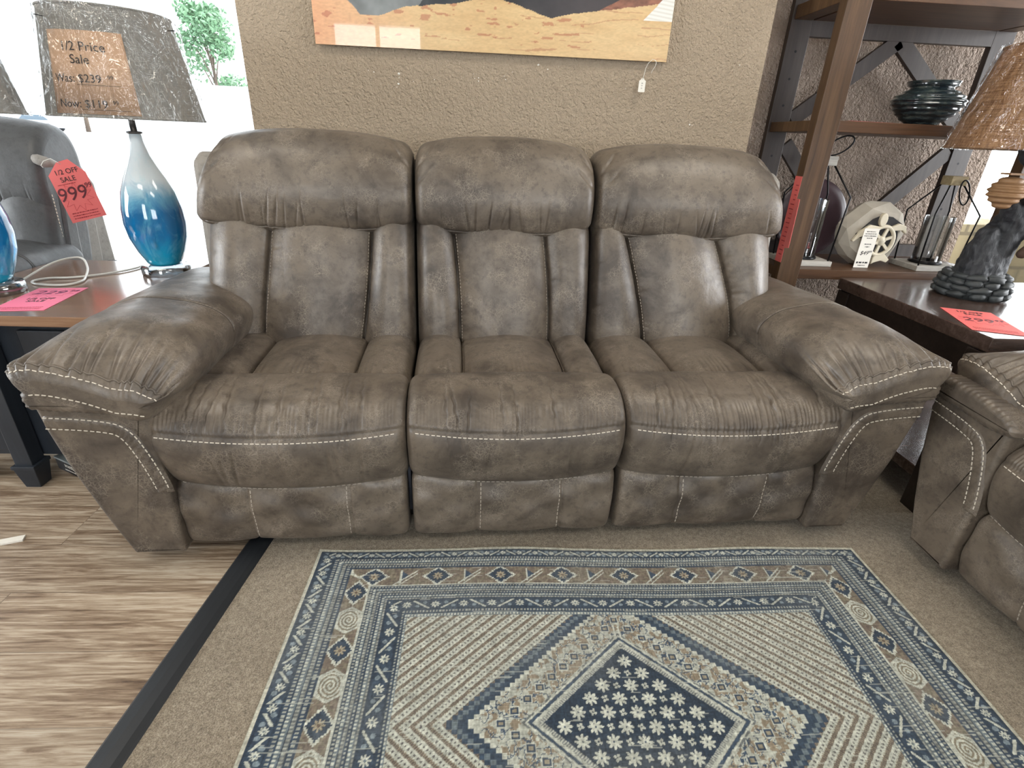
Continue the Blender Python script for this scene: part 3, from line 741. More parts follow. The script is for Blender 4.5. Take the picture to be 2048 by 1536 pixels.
# ------------------------------------------------------------------ rug
def rug():
    X0, X1, Y1 = -.468, 1.172, 1.220; XC = (X0+X1)/2; YC = .695
    half = .281; Y0 = Y1-2*.2455-4*half
    def grid(xs, ys): return np.meshgrid(xs, ys, indexing='xy')
    white = np.array([.60, .62, .54]); navy = np.array([.030, .048, .074]); brown = np.array([.155, .112, .078]); grey = np.array([.17, .185, .185]); mid = np.array([.16, .20, .225]); beige = np.array([.32, .28, .20]); dk = np.array([.085, .08, .078])
    def L(c, k, m): c[m] = k
    def color(X, Y):
        dx0 = X-X0; dx1 = X1-X; dyt = Y1-Y; dyb = Y-Y0
        canon = [0, .010, .045, .085, .145, .205, .245, .268]
        cx_ = np.interp(np.minimum(dx0, dx1), [0, .010, .052, .110, .172, .232, .272, .288], canon)
        cy_ = np.interp(np.minimum(dyt, dyb), [0, .009, .036, .075, .139, .192, .224, .246], canon)
        side = cx_ < cy_
        e = np.where(side, cx_, cy_)
        e = np.where((np.minimum(dx0, dx1) > .288) & (np.minimum(dyt, dyb) > .246), 1, e)
        A = np.where(side, Y, X)          # coordinate along the band
        C = np.zeros(X.shape+(3,)); C[:] = grey
        nz = fbm(X*60, Y*60, 3, 5)
        def flower(u_, v_, Rr, n=8, ph=0):
            rr = np.hypot(u_, v_); th = np.arctan2(v_, u_)
            return rr < Rr*(.40+.60*np.abs(np.cos(th*n/2+ph))**1.1)
        # selvedge
        C[e < .010] = [.56, .55, .45]
        C[(e >= .010) & (e < .016)] = navy
        # flower-and-vine border factory
        def vine(m, c0, c1, per, bgc, sc):
            w_ = c1-c0; v_ = (e-(c0+c1)/2)
            ph = (A/per) % 1; a_ = (ph-.5)*per
            fl_ = flower(a_, v_*sc, w_*.36*sc)
            cen = np.hypot(a_, v_*sc) < w_*.09*sc
            a2 = (((A/per)+.5) % 1-.5)*per; flip = np.where(np.floor(A/per+.5) % 2 == 0, 1, -1)
            vn = np.abs(v_*sc-flip*(a2)*.75) < .0035; vn &= np.abs(a2) < per*.30
            lf = (np.hypot(a2-.010*flip, (v_*sc+.007)) < .0055) | (np.hypot(a2+.010*flip, (v_*sc-.007)) < .0055)
            C[m] = bgc; C[m & vn] = white*.9; C[m & lf] = mid*1.4; C[m & fl_] = white; C[m & cen] = mid
        m1 = (e >= .016) & (e < .043); vine(m1, .016, .043, np.where(side, .0465, .050)[0, 0] if False else .048, navy*1.25, 1.0)
        C[(e >= .043) & (e < .046)] = navy
        # speckled stripes
        def speck(m, c0, c1, rows):
            w_ = (c1-c0)/rows; r_ = np.floor((e-c0)/w_); v_ = (e-c0)/w_-r_
            base = np.where(((r_ % 3) == 0)[..., None], navy*1.4, np.where(((r_ % 3) == 1)[..., None], mid, grey))
            pa = (A/.0085+r_*.37) % 1
            dot = (np.abs(pa-.5) < .27) & (np.abs(v_-.5) < .30)
            b2 = np.where(dot[..., None], np.where(((r_ % 3) == 1)[..., None], white*.95, white*.62), base)
            ln = np.abs(v_) < .14
            b2 = np.where(ln[..., None], navy*1.1, b2)
            C[m] = b2[m]
        speck((e >= .046) & (e < .083), .046, .083, 4)
        C[(e >= .083) & (e < .087)] = navy*1.2
        # main border: stepped medallions, triangles, spirals
        mm = (e >= .087) & (e < .143); C[mm] = (brown*1.0+grey*.2)
        C[mm & (fbm(X*160, Y*160, 2, 8) > .55)] = beige*.75
        v_ = (e-.115); per = .1765; ref = np.where(side, YC-.0, XC+.063-.35)
        ph = (A-np.where(side, .706, .063))/per; a_ = (ph-np.round(ph))*per
        vs = v_*np.where(side, 1.05, 1.12)
        st_ = .0045
        q = np.abs(np.round(a_/st_))*st_*.80+np.abs(np.round(vs/st_))*st_*.95
        dia = q < .034; C[mm & dia] = white; C[mm & (q < .0285)] = navy*1.15; fl2 = flower(a_, vs, .0145, 8); C[mm & fl2] = beige*1.25; C[mm & (np.hypot(a_, vs) < .004)] = brown
        # between the medallions
        b_ = (((ph+.5)-np.round(ph+.5)))*per; top_ = ~side
        tri = (np.abs(b_-.004) < .020) & (np.abs(vs) < (.020-(b_+.012)*.85)); C[mm & tri & top_ & ~dia] = navy*1.6
        l1 = (np.abs(b_+.014) < .0022) & (np.abs(vs) < .024); l2 = np.abs(vs+(b_-.006)*.85) < .0028; l3 = np.abs(vs+(b_-.020)*.9) < .0022
        C[mm & top_ & (l1 | ((l2 | l3) & (np.abs(b_) < .032)))] = white*.92
        rr = np.hypot(b_*.92, vs*1.05)+.0035*np.arctan2(vs, b_)/math.pi
        hexd = np.maximum(np.abs(vs)*1.05, np.abs(b_)*.75+np.abs(vs)*.45)
        sp_ = (np.floor(rr/.0042) % 2 == 0)
        C[mm & side & (hexd < .030)] = beige*.75; C[mm & side & (hexd < .026) & sp_] = white*.95
        C[mm & side & (np.abs(hexd-.029) < .0025)] = white*.9
        C[(e >= .143) & (e < .148)] = white*.92
        speck((e >= .148) & (e < .203), .148, .203, 6)
        m5 = (e >= .203) & (e < .243); vine(m5, .205, .241, .0745, navy*1.3, 1.0)
        C[((e >= .201) & (e < .206)) | ((e >= .240) & (e < .244))] = navy*1.1
        speck((e >= .244) & (e < .268), .244, .268, 2)
        # field
        F_ = e >= .999
        dy = (Y-YC+half) % (2*half)-half; dx = X-XC-.0
        q = np.abs(dx)/1.14+np.abs(dy)
        # corner stripes
        per2 = .0300; s_ = (q-.372)/per2; sf = s_-np.floor(s_); al = (dx*np.sign(dy)-dy*np.sign(dx)*1.14)
        along = (np.abs(dx)-np.abs(dy)*1.14)
        C[F_] = white*.92
        C[F_ & (sf > .66)] = (brown*.7+dk*.6)
        C[F_ & (sf > .66) & (((along/.0075) % 1) < .3)] = beige*.9
        C[F_ & (sf < .66) & (np.abs(sf-.33) < .11) & (((along/.014) % 1) < .38)] = dk*1.4
        C[F_ & (np.abs(sf-.63) < .045) & (((along/.009) % 1) < .5)] = beige
        # zig-zag blue band
        stp = .0115; adx = np.floor(np.abs(dx)/stp)*stp; ady = np.floor(np.abs(dy)/(stp*.88))*stp*.88
        qs = adx/1.14+ady
        inner = F_ & (qs < .360)
        C[inner] = navy*1.5; C[F_ & (qs < .345)] = mid*.95; C[F_ & (qs < .336)] = navy*1.35; C[F_ & (qs < .322)] = white*.98; C[F_ & (qs < .310)] = (beige*.6+brown*.65)
        # figured ground between diamond and zig-zag
        gz = F_ & (qs < .310)
        p1 = fbm(X*75, Y*75, 3, 21); p2 = np.abs(fbm(X*55+9, Y*55, 3, 33)-.5)
        C[gz & (p1 > .50)] = white*.80; C[gz & (p2 < .030)] = navy*1.9; C[gz & (np.abs(p2-.055) < .010)] = white*.95
        # motif rows along the band (small diamonds)
        ra = (along/.060); aa = (ra-np.round(ra))*.060; qq = (q-.262)
        mo = (np.abs(aa)+np.abs(qq)*1.2) < .018; C[gz & mo] = navy*1.4; C[gz & ((np.abs(aa)+np.abs(qq)*1.2) < .009)] = beige
        mo2 = np.abs(np.abs(aa)+np.abs(qq)*1.2-.021) < .0025; C[gz & mo2] = white
        # outlines of the diamond
        C[F_ & (q < .224)] = white*.82; C[F_ & (q < .224) & (p1 > .52)] = grey
        C[F_ & (np.abs(q-.208) < .004)] = navy*1.6; C[F_ & (np.abs(q-.216) < .0022)] = white; C[F_ & (np.abs(q-.199) < .004)] = white*.9
        C[F_ & (q < .194)] = grey*1.2; C[F_ & (q < .194) & (((along/.008) % 1) < .5)] = white*.85
        C[F_ & (q < .182)] = navy
        # star flowers on the navy ground
        gx, gy = .0655, .0310
        for oy in (0, 1):
            ry = (dy-.084-oy*gy)/(2*gy); k = np.round(ry); fy = (ry-k)*2*gy
            rx = (dx-oy*gx/2)/gx; fx = (rx-np.round(rx))*gx
            ok = F_ & (np.abs(np.round(rx)*gx+oy*gx/2)/1.14+np.abs(k*2*gy+.084+oy*gy) < .160)
            C[ok & flower(fx, fy*1.05, .0175, 8)] = white
            C[ok & (np.hypot(fx, fy) < .0022)] = navy*1.6
            fx2 = ((dx-oy*gx/2)/gx+.5); fx2 = (fx2-np.round(fx2))*gx; sx_ = (np.round((dx-oy*gx/2)/gx+.5)-.5)*gx+oy*gx/2
            ok2 = F_ & (np.abs(sx_)/1.14+np.abs(k*2*gy+.084+oy*gy) < .160)
            rr = np.hypot(fx2, fy); C[ok2 & flower(fx2, fy, .0085, 4, .8) & (rr > .0018)] = white*.9
        # small tip ornament over the diamond
        C[F_ & (np.abs(np.abs(dx)-.006) < .002) & (np.abs(dy) > .212) & (np.abs(dy) < .245)] = white
        # worn look and weave
        wear = fbm(X*7, Y*7, 4, 2)
        C = C*(1-.30*np.clip((wear-.45)*3, 0, 1)[..., None]*.6)+np.array([.36, .37, .34])*(.30*np.clip((wear-.45)*3, 0, 1)[..., None]*.6)
        thread = (vnoise(X*430, Y*70, 3)*.5+vnoise(X*70, Y*430, 4)*.5)
        C = C*(.55+.85*thread[..., None])
        gn = vnoise(X*300, Y*300, 12); C = C*(.72+.5*gn[..., None])
        str_ = vnoise(X*14, Y*480, 6) > .90
        C[str_ & (e > .01)] = C[str_ & (e > .01)]*.45+white*.5
        return C
    Vs = []; Fs = []; Cs = []; n = 0
    for ya, yb, st_ in ((.54, Y1, .0020), (Y0, .54, .006)):
        xs = np.linspace(X0, X1, int((X1-X0)/st_)+1); ys = np.linspace(ya, yb, int((yb-ya)/st_)+1)
        X, Y = grid(xs, ys); Cc = color(X, Y)
        ed = np.minimum(np.minimum(X-X0, X1-X), np.minimum(Y1-Y, Y-Y0))
        Z = .0055+.002*fbm(X*5, Y*5, 2, 4)+np.where(ed < .010, -.001, 0)
        Z = Z+.004*np.clip(1-(Y1-Y)/.08, 0, 1)*np.clip(np.sin(X*9+.6), 0, 1)
        Xw = X+.003*np.sin(Y*9)*np.clip((X-.3)/.8, 0, 1); Yw = Y+.004*np.sin(X*7+1)
        V = np.stack([Xw, Yw, Z], -1).reshape(-1, 3); idx = np.arange(X.size).reshape(X.shape)+n
        Fs.append(np.stack([idx[:-1, :-1], idx[:-1, 1:], idx[1:, 1:], idx[1:, :-1]], -1).reshape(-1, 4))
        Vs.append(V); Cs.append(Cc.reshape(-1, 3)); n += len(V)
        # skirts down to the floor along the outer edges
        for line in ([idx[:, 0], idx[:, -1]]+([idx[-1, :]] if yb == Y1 else [idx[0, :]])):
            P_ = np.concatenate(Vs)[line].copy(); P_[:, 2] = .0025; Vs.append(P_); Cs.append(np.tile([.50, .49, .40], (len(P_), 1)))
            k = np.arange(n, n+len(P_)); Fs.append(np.stack([line[:-1], k[:-1], k[1:], line[1:]], -1)); n += len(P_)
    t = NT('woven_rug'); at = t.node('ShaderNodeAttribute', attribute_name='pattern'); c = t.coord()
    wv = t.noise(c, 600, 2, .6)
    wx = t.node('ShaderNodeTexWave', i_Vector=c, i_Scale=150., i_Distortion=.6, bands_direction='Y')
    colr = t.mix(t.math('MULTIPLY', wx.outputs[1], .28), at.outputs[0], (.05, .055, .065), 'MIX')
    m_ = t.fin(colr, .9, t.bump(t.math('ADD', wv, t.math('MULTIPLY', wx.outputs[1], .6)), .5, .0015), Specular_IOR_Level=.15, Sheen_Weight=.15)
    o = mesh_np('area_rug', np.concatenate(Vs), Fs, m_, None, True, None, np.concatenate(Cs))
    setp(o, 'faded blue and ivory patterned rug with a navy diamond medallion, on the carpet', 'rug')
rug()

# ------------------------------------------------------------------ small helpers for printed papers
INK = plain('black_ink', (.015, .012, .012), .6)
REDP = plain('red_paper', (.78, .155, .145), .6, .05, 4)
PINKP = plain('pink_paper', (.82, .19, .31), .55, .05, 4)
WHITEP = plain('white_card', (.78, .75, .68), .6, .04, 6)
BROWNP = plain('tan_paper', (.42, .27, .17), .7, .06, 5)
STRING = plain('white_string', (.8, .78, .72), .7)
REDINK = plain('dark_red_ink', (.33, .02, .03), .6)
def sheet(name, w_, h_, mat, parent=None, th=.0006, bend=0, nx=14, poly=None):
    """paper in its local xy plane, bent about y; returns object"""
    mb = MB(); V = []; F = []
    for j in range(nx+1):
        x = -w_/2+w_*j/nx; z = bend*((2*j/nx-1)**2)
        V += [(x, -h_/2, z), (x, h_/2, z), (x, h_/2, z+th), (x, -h_/2, z+th)]
    for j in range(nx):
        a = j*4; b = a+4
        F += [[a, a+1, b+1, b], [a+3, b+3, b+2, a+2], [a, b, b+3, a+3], [a+1, a+2, b+2, b+1]]
    F += [[0, 3, 2, 1], [nx*4, nx*4+1, nx*4+2, nx*4+3]]
    mb.add(V, F); return mb.build(name, mat, parent)
def TM(x, y, z=.0012): return Matrix.Translation((x, y, z))
def scribble(parent, x0, x1, y, z=.001, h=.003, mat=None, name='printed_line', n=40, th=.0006):
    """a line of print too small to read"""
    mb = MB(); x = x0
    while x < x1:
        l = random.uniform(.4, 1.6)*h; mb.box(x, min(x+l, x1), y-h*random.uniform(.3, .5), y+h*random.uniform(.3, .5), z, z+th*.6); x += l+h*random.uniform(.25, .6)
    return mb.build(name, mat or INK, parent)

# ------------------------------------------------------------------ wall picture
def picture():
    X0, X1, Z0, Z1 = -.632, .690, 1.414, 2.05; Yp = 2.325
    nx, nz = 560, 270
    xs = np.linspace(X0, X1, nx); zs = np.linspace(Z0, Z1, nz); X, Z = np.meshgrid(xs, zs)
    u_ = (X-X0)/(X1-X0); hz = Z-Z0
    ridge = np.interp(u_, [0, .05, .10, .13, .18, .25, .32, .40, .45, .50, .55, .61, .66, .72, .80, .9, 1], [.21, .18, .135, .098, .097, .130, .140, .150, .165, .170, .160, .135, .120, .140, .150, .170, .19])
    ridge = ridge+.008*(fbm(u_*30, u_*0, 3, 3)-.5)
    c1 = np.array([.56, .36, .17]); c2 = np.array([.68, .50, .26]); c3 = np.array([.62, .30, .17]); red = np.array([.22, .035, .02]); sky = np.array([.018, .022, .026])
    n1 = fbm(u_*9+hz*12, hz*30, 4, 7)[..., None]; sand = c1*(1-n1)+c2*n1
    kl = np.clip(1-u_*3.2, 0, 1)[..., None]; sand = sand*(1-kl*.75)+c3*1.15*kl*.75
    sand = sand*(.86+.28*fbm(u_*120, hz*260, 3, 19)[..., None])
    # wavy strata, stronger towards the right
    wv = hz+.018*fbm(u_*7, hz*18, 4, 11)+.012*np.sin(u_*11)
    st_ = np.abs(((wv*34+3*fbm(u_*4, hz*9, 3, 5)) % 1)-.5)
    m_ = (st_ < .035+.10*fbm(u_*14, hz*40, 3, 13)-.035) & (fbm(u_*8+3, hz*14, 3, 17) > .60-.20*np.clip((u_-.5)*2, 0, 1)+.1*(u_ < .5))
    sand[m_] = sand[m_]*.62+red*.5
    bl = (fbm(u_*26, hz*70, 3, 41) > .70) & (hz < ridge) & (hz > .03) & (u_ < .75); sand[bl] = sand[bl]*.45+np.array([.4, .09, .05])*.5
    C = sand.copy(); sk = hz > ridge
    cl = fbm(u_*10+2, hz*9, 5, 23); skc = sky+np.clip(cl-.42, 0, 1)[..., None]*np.array([.55, .60, .62])*np.clip(1.3-u_*3, .06, 1)[..., None]
    skc = skc+np.array([.05, .022, .02])*np.clip((u_-.4)*2, 0, 1)[..., None]*cl[..., None]
    C[sk] = skc[sk]
    # pale planet low on the left, rust mountain and white sail shape at the right
    pl = (np.hypot(u_-.16, (hz-.29)*.76) < .175) & sk & (u_ > .02); C[pl] = (np.array([.26, .28, .28])*(.25+1.0*fbm(u_*16, hz*14, 4, 29)[..., None]))[pl]
    ms = (np.abs(u_-.92)*.9 < (.235-hz)*1.4) & (hz > ridge) & (hz < .235); C[ms] = (np.array([.25, .10, .06])*(.4+1.1*fbm(u_*50, hz*80, 3, 37)[..., None]))[ms]
    tr = (hz > .128) & ((u_-.918)*1.32 > (hz-.128)*.95); C[tr] = (np.array([.78, .76, .70])*(.92+.12*np.sin(hz*500+u_*80)[..., None]))[tr]
    V = np.stack([X, X*0+Yp, Z], -1).reshape(-1, 3); idx = np.arange(X.size).reshape(X.shape)
    F = np.stack([idx[:-1, :-1], idx[:-1, 1:], idx[1:, 1:], idx[1:, :-1]], -1).reshape(-1, 4)
    t = NT('glossy_print'); at = t.node('ShaderNodeAttribute', attribute_name='pattern')
    m = t.fin(at.outputs[0], .35, None, Specular_IOR_Level=.4, Coat_Weight=1.0, Coat_Roughness=.015, Coat_IOR=1.38)
    root = thing('wall_picture', 'wide frameless glass print of orange desert dunes hung on the tan wall', 'picture', (0, 0, 0))
    mesh_np('printed_face', V, [F], m, root, True, None, C.reshape(-1, 3))
    MB().box(X0, X1, Yp+.0008, Yp+.012, Z0, Z1).build('glass_panel', plain('panel_edge', (.55, .42, .28), .25), root)
    MB().box(X0+.3, X1-.3, Yp+.012, Yp+.0249, Z0+.3, Z0+.34).build('hanging_rail', ALU, root)
picture()
# the little string tag on the corner of the picture
t = thing('string_tag', 'small white price tag hanging on a string from the corner of the dune picture', 'price tag', (.605, 2.318, 1.335))
c, s_ = math.cos(R(6)), math.sin(R(6))
mb = MB(); mb.prism([(-.013, -.024), (-.011, -.026), (.011, -.026), (.013, -.024), (.013, .012), (.006, .017), (.005, .021), (-.005, .021), (-.006, .017), (-.013, .012)], 0, .0012, lambda a, b, q: (a*c-b*s_*0, -q+.0, b))
mb.build('card', WHITEP, t)
MB().tube([(0, -.002, .016), (.003, -.003, .035), (.006, -.003, .055), (.014, -.003, .072), (.028, -.003, .084), (.040, -.003, .082), (.045, -.002, .074), (.042, .0, .062), (.035, .003, .050), (.031, .004, .040)], .0009, 6).build('string', STRING, t)
for k, z in enumerate((.004, -.004, -.013)): text_mesh(['8', '4', '9'][k], .008, plain('grey_ink', (.2, .2, .22), .6), t, Matrix.Translation((0, -.0018, z)) @ Matrix.Rotation(R(90), 4, 'X') @ Matrix.Rotation(R(90), 4, 'Z'), 'handwriting')

# ------------------------------------------------------------------ left end table
NAVY = wood('dark_navy_paint', (.010, .014, .020), (.016, .021, .029), (.022, .028, .038), 2, .42)
TOPW = wood('walnut_top', (.12, .055, .028), (.235, .125, .070), (.32, .20, .12), 0, .22, .8, spec=.7, coat=1.0)
t = thing('end_table', 'dark navy end table with a brown wooden top at the left of the sofa', 'end table', (0, 0, 0))
tx0, tx1, ty0, ty1, tz = -1.742, -1.150, 1.535, 2.27, .60
mb = MB(); mb.box(tx0, tx1, ty0, ty1, tz-.032, tz); mb.build('tabletop', TOPW, t, bevel=.003)
mb = MB(); mb.box(tx0+.02, tx1-.02, ty0+.045, ty1-.03, .095, tz-.032); mb.build('body', NAVY, t, bevel=.003)
def foot_leg(x, y, nm='leg'):
    mb = MB(); mb.box(x-.027, x+.027, y-.027, y+.027, .075, tz-.033)
    mb.prism([(-.037, -.037), (.037, -.037), (.037, .037), (-.037, .037)], .075, .088, lambda a, b, q: (x+a, y+b, q))
    s0, s1 = .024, .034
    mb.add([(x-s0, y-s0, 0), (x+s0, y-s0, 0), (x+s0, y+s0, 0), (x-s0, y+s0, 0), (x-s1, y-s1, .075), (x+s1, y-s1, .075), (x+s1, y+s1, .075), (x-s1, y+s1, .075)], [[3, 2, 1, 0], [4, 5, 6, 7], [0, 1, 5, 4], [1, 2, 6, 5], [2, 3, 7, 6], [3, 0, 4, 7]])
    return mb.build(nm, NAVY, t, bevel=.002)
for x, y in ((-1.500, 1.548), (-1.190, 1.60), (-1.712, 1.60), (-1.175, 2.20), (-1.69, 2.20)): foot_leg(x, y)
for z0_, z1_ in ((.44, .545), (.31, .42), (.12, .29)):
    for xa, xb in ((-1.405, -1.165), (-1.70, -1.515)):
        d = MB().box(xa, xb, ty0+.030, ty0+.047, z0_, z1_).build('drawer', NAVY, t, bevel=.003)
        MB().lathe([(.010, 0), (.013, .006), (.008, .014), (.0, .016)], (0, 0, 0), 16).build('knob', BLACKM, d)
        k = [c for c in d.children][0]; k.rotation_euler = (R(90), 0, 0); k.location = ((xa+xb)/2, ty0+.030, (z0_+z1_)/2)
# flat black box on the floor behind the table leg
bx = thing('document_box', 'flat black box with grey lid lying on the floor beside the left table leg', 'box', (-1.362, 1.676, 0), R(-28))
MB().box(-.10, .10, -.10, .10, .0005, .045).build('box_body', plain('black_card', (.012, .012, .014), .5), bx, bevel=.002)
MB().box(-.102, .102, -.102, .102, .045, .052).build('lid', plain('grey_lid', (.30, .34, .34), .35), bx, bevel=.0015)
text_mesh('WARRANTY', .017, WHITEP, bx, Matrix.Translation((.0, -.1006, .030)) @ Matrix.Rotation(R(90), 4, 'X'), 'lettering')
scribble(bx, -.05, .05, 0, 0, .004, WHITEP).matrix_local = Matrix.Translation((0, -.1008, .014)) @ Matrix.Rotation(R(90), 4, 'X')

# pink price card on the left end table
def price_card(label, loc, rz, mat, big, ink, order):
    t = thing('price_card', label, 'price card', loc, R(rz))
    MB().prism([(-.074, -.130), (.074, -.130), (.074, .130), (-.074, .130)], 0, .0008).build('paper', mat, t)
    T = lambda x, y: Matrix.Translation((x, y, .0012))
    y1, y2 = order
    text_mesh(big, .058, ink, t, T(-.012, y1), 'handwriting', .2); text_mesh('99', .026, ink, t, T(.052, y1+.018), 'handwriting', .2)
    text_mesh('1/2 OFF', .024, INK, t, T(0, y2+.012), 'lettering'); text_mesh('SALE', .024, INK, t, T(0, y2-.014), 'lettering')
    for k in (-.095, -.105, -.115):
        o = scribble(t, -.06, .055, 0, 0, .0035, REDINK); o.matrix_local = Matrix.Translation((0, k, .0008))
    n = 11; mb = MB(); pts = [((.068 if k % 2 else .045)*math.cos(math.pi*k/n), (.052 if k % 2 else .034)*math.sin(math.pi*k/n)+y1, .0009) for k in range(2*n)]
    for k in range(2*n): mb.bar(pts[k], pts[(k+1) % (2*n)], .0007, .0003, (0, 0, 1))
    mb.build('star_outline', plain('faint_ink', (.55, .06, .09), .6), t)
price_card('pink price card lying on the left end table below the blue lamps', (-1.418, 1.712, tz+.0005), 8.5, PINKP, '229', plain('violet_marker', (.16, .02, .08), .5), (.07, -.015))
# clear power cord
def smooth_pts(P, k=8):
    P = [Vector(p) for p in P]; out = []
    for i in range(len(P)-1):
        a, b, c, d = P[max(i-1, 0)], P[i], P[i+1], P[min(i+2, len(P)-1)]
        for j in range(k):
            t_ = j/k; out.append(.5*((2*b)+(-a+c)*t_+(2*a-5*b+4*c-d)*t_*t_+(-a+3*b-3*c+d)*t_**3))
    return out+[P[-1]]
CORD = plain('clear_cord', (.62, .60, .55), .25, .05, 10)
o = MB().tube(smooth_pts([(-1.62, 1.90, .606), (-1.60, 2.04, .640), (-1.545, 2.10, .648), (-1.49, 2.05, .625), (-1.455, 1.98, .607), (-1.43, 1.92, .605), (-1.445, 1.87, .605), (-1.50, 1.86, .605), (-1.56, 1.875, .605), (-1.585, 1.91, .605), (-1.56, 1.95, .605),
    (-1.50, 1.965, .605), (-1.45, 2.0, .605), (-1.40, 2.06, .605), (-1.37, 2.13, .605), (-1.36, 2.24, .605)]), .0038, 8).build('lamp_cord', CORD)
setp(o, 'clear lamp cord looping across the left end table behind the pink price card', 'cord')

# ------------------------------------------------------------------ blue glass lamps
def blue_glass():
    t = NT('blue_glass_glare'); c = t.node('ShaderNodeTexCoord'); sp = t.node('ShaderNodeSeparateXYZ'); t.l.new(c.outputs['Object'], sp.inputs[0])
    n = t.noise(t.coord((1, 1, .4)), 14, 5, .65, 1.5)
    z = t.math('MULTIPLY_ADD', t.math('SUBTRACT', n, .5), .12, sp.outputs[2])
    col = t.ramp(t.math('MULTIPLY', z, 2.0), [(.10, (.01, .33, .50)), (.30, (.005, .16, .38)), (.45, (.01, .14, .34)), (.56, (.16, .42, .60)), (.68, (.86, .93, .95))])  # white upper fade: pale glass plus painted-in window glare
    col = t.mix(t.math('MULTIPLY', t.ramp(n, [(.5, (0, 0, 0)), (.7, (1, 1, 1))]), .35), col, (.25, .75, .85))
    return t.fin(col, .08, None, Transmission_Weight=.30, Coat_Weight=.6, Coat_Roughness=.03, Subsurface_Weight=.0)
BLUE = blue_glass()
CLEAR = uber_glass('acrylic', refl=.22, tr=(.86, .90, .93)).m
def shadem(name, c1, c2, sc=1, trans=.35, rough=.85):
    t = NT(name); cc = t.coord((1, 1, 1)); 
    a = t.node('ShaderNodeTexNoise', i_Vector=t.coord((3, 3, 300*sc)), i_Scale=4., i_Detail=3.); b = t.node('ShaderNodeTexNoise', i_Vector=t.coord((160*sc, 160*sc, 3)), i_Scale=3., i_Detail=3.)
    v = t.math('MULTIPLY_ADD', a.outputs[0], .5, t.math('MULTIPLY', b.outputs[0], .5)); v = t.math('MULTIPLY_ADD', t.noise(cc, 6, 3), .15, t.math('MULTIPLY', v, .85))
    col = t.ramp(v, [(.40, c1), (.60, c2)])
    t.fin(col, rough, t.bump(v, .3, .001), Sheen_Weight=.1)
    tl = t.node('ShaderNodeBsdfTranslucent', i_Color=col); mx = t.node('ShaderNodeMixShader', i_0=trans); t.l.new(t.b.outputs[0], mx.inputs[1]); t.l.new(tl.outputs[0], mx.inputs[2]); t.l.new(mx.outputs[0], t.out.inputs[0])
    return t.m
LINEN = shadem('grey_linen_shade', (.15, .145, .13), (.26, .25, .225), 1, .10)
BURLAP = shadem('burlap_shade', (.22, .105, .045), (.50, .29, .14), .45, .45)
def film():
    t = uber_glass('plastic_film', (1, 1, 1), .06, .10)
    c = t.coord((1, 1, .55)); n = t.noise(c, 9, 4, .55, 1.8); vo = t.node('ShaderNodeTexVoronoi', feature='DISTANCE_TO_EDGE', i_Vector=c, i_Scale=9.)
    b = t.bump(t.math('ADD', n, t.math('MULTIPLY', vo.outputs[0], .6)), 1.0, .05)
    t.l.new(b, t.g.inputs['Normal']); t.l.new(b, t.lw.inputs['Normal'])
    t.n.remove(t.lw); lw = t.node('ShaderNodeLayerWeight', i_Blend=.35); t.l.new(b, lw.inputs['Normal'])
    t.l.new(t.math('MULTIPLY_ADD', lw.outputs[1], .30, .05), t.mx.inputs[0])
    return t.m
FILM = film()
def shade(root, r0, r1, z0, z1, mat, wrap=True, seed=0, wk=.010):
    n = 72; mb = MB(); prof = [(r0, z0), (r0-.0, z0+.004), (r1, z1-.004), (r1, z1), (r1-.003, z1), (r1-.003, z1-.004), (r0-.004, z0+.004), (r0-.004, z0)]
    V = [(q*math.cos(2*math.pi*k/n), q*math.sin(2*math.pi*k/n), z) for q, z in prof for k in range(n)]
    P_ = len(prof); F = [[i*n+k, i*n+(k+1) % n, ((i+1) % P_)*n+(k+1) % n, ((i+1) % P_)*n+k] for i in range(P_) for k in range(n)]
    mb.add(V, F, True); sh = mb.build('lamp_shade', mat, root)
    tr = MB()
    for q, z in ((r0, z0), (r1, z1)): tr.tube([(q*math.cos(2*math.pi*k/48), q*math.sin(2*math.pi*k/48), z) for k in range(48)], .0035, 6, closed=True)
    tr.build('shade_rim', mat, sh)
    if wrap:
        na, nz = 200, 70; rg = np.random.default_rng(seed)
        A, H = np.meshgrid(np.linspace(0, 2*math.pi, na, endpoint=False), np.linspace(-.02, 1.03, nz))
        rad = r0+(r1-r0)*H+.004
        ax = np.cos(A)*3; ay = np.sin(A)*3
        w1 = np.abs(fbm(ax*1.3+H*1.2+seed, ay*1.3+H*3, 3, seed+1)-.5)*2; w2 = np.abs(fbm(ax*4+H, ay*4+H*5, 2, seed+2)-.5)*2
        rad = rad+wk*(1-w1)**3*1.3+wk*.5*(1-w2)**4-.002
        # long stretched folds
        for k in range(16):
            a0 = rg.uniform(0, 6.28); sl = rg.normal()*.5; dd = (A-a0-sl*H+math.pi) % (2*math.pi)-math.pi
            rad = rad+rg.uniform(.3, 1)*wk*.7*np.exp(-(dd/.018)**2)*np.exp(-((H-rg.uniform(.2, .8))/.35)**2)
        V = np.stack([rad*np.cos(A), rad*np.sin(A), z0+(z1-z0)*H], -1).reshape(-1, 3); idx = np.arange(A.size).reshape(A.shape); j = np.roll(idx, -1, 1)
        mesh_np('plastic_wrap', V, [np.stack([idx[:-1], j[:-1], j[1:], idx[1:]], -1).reshape(-1, 4)], FILM, root)
    return sh
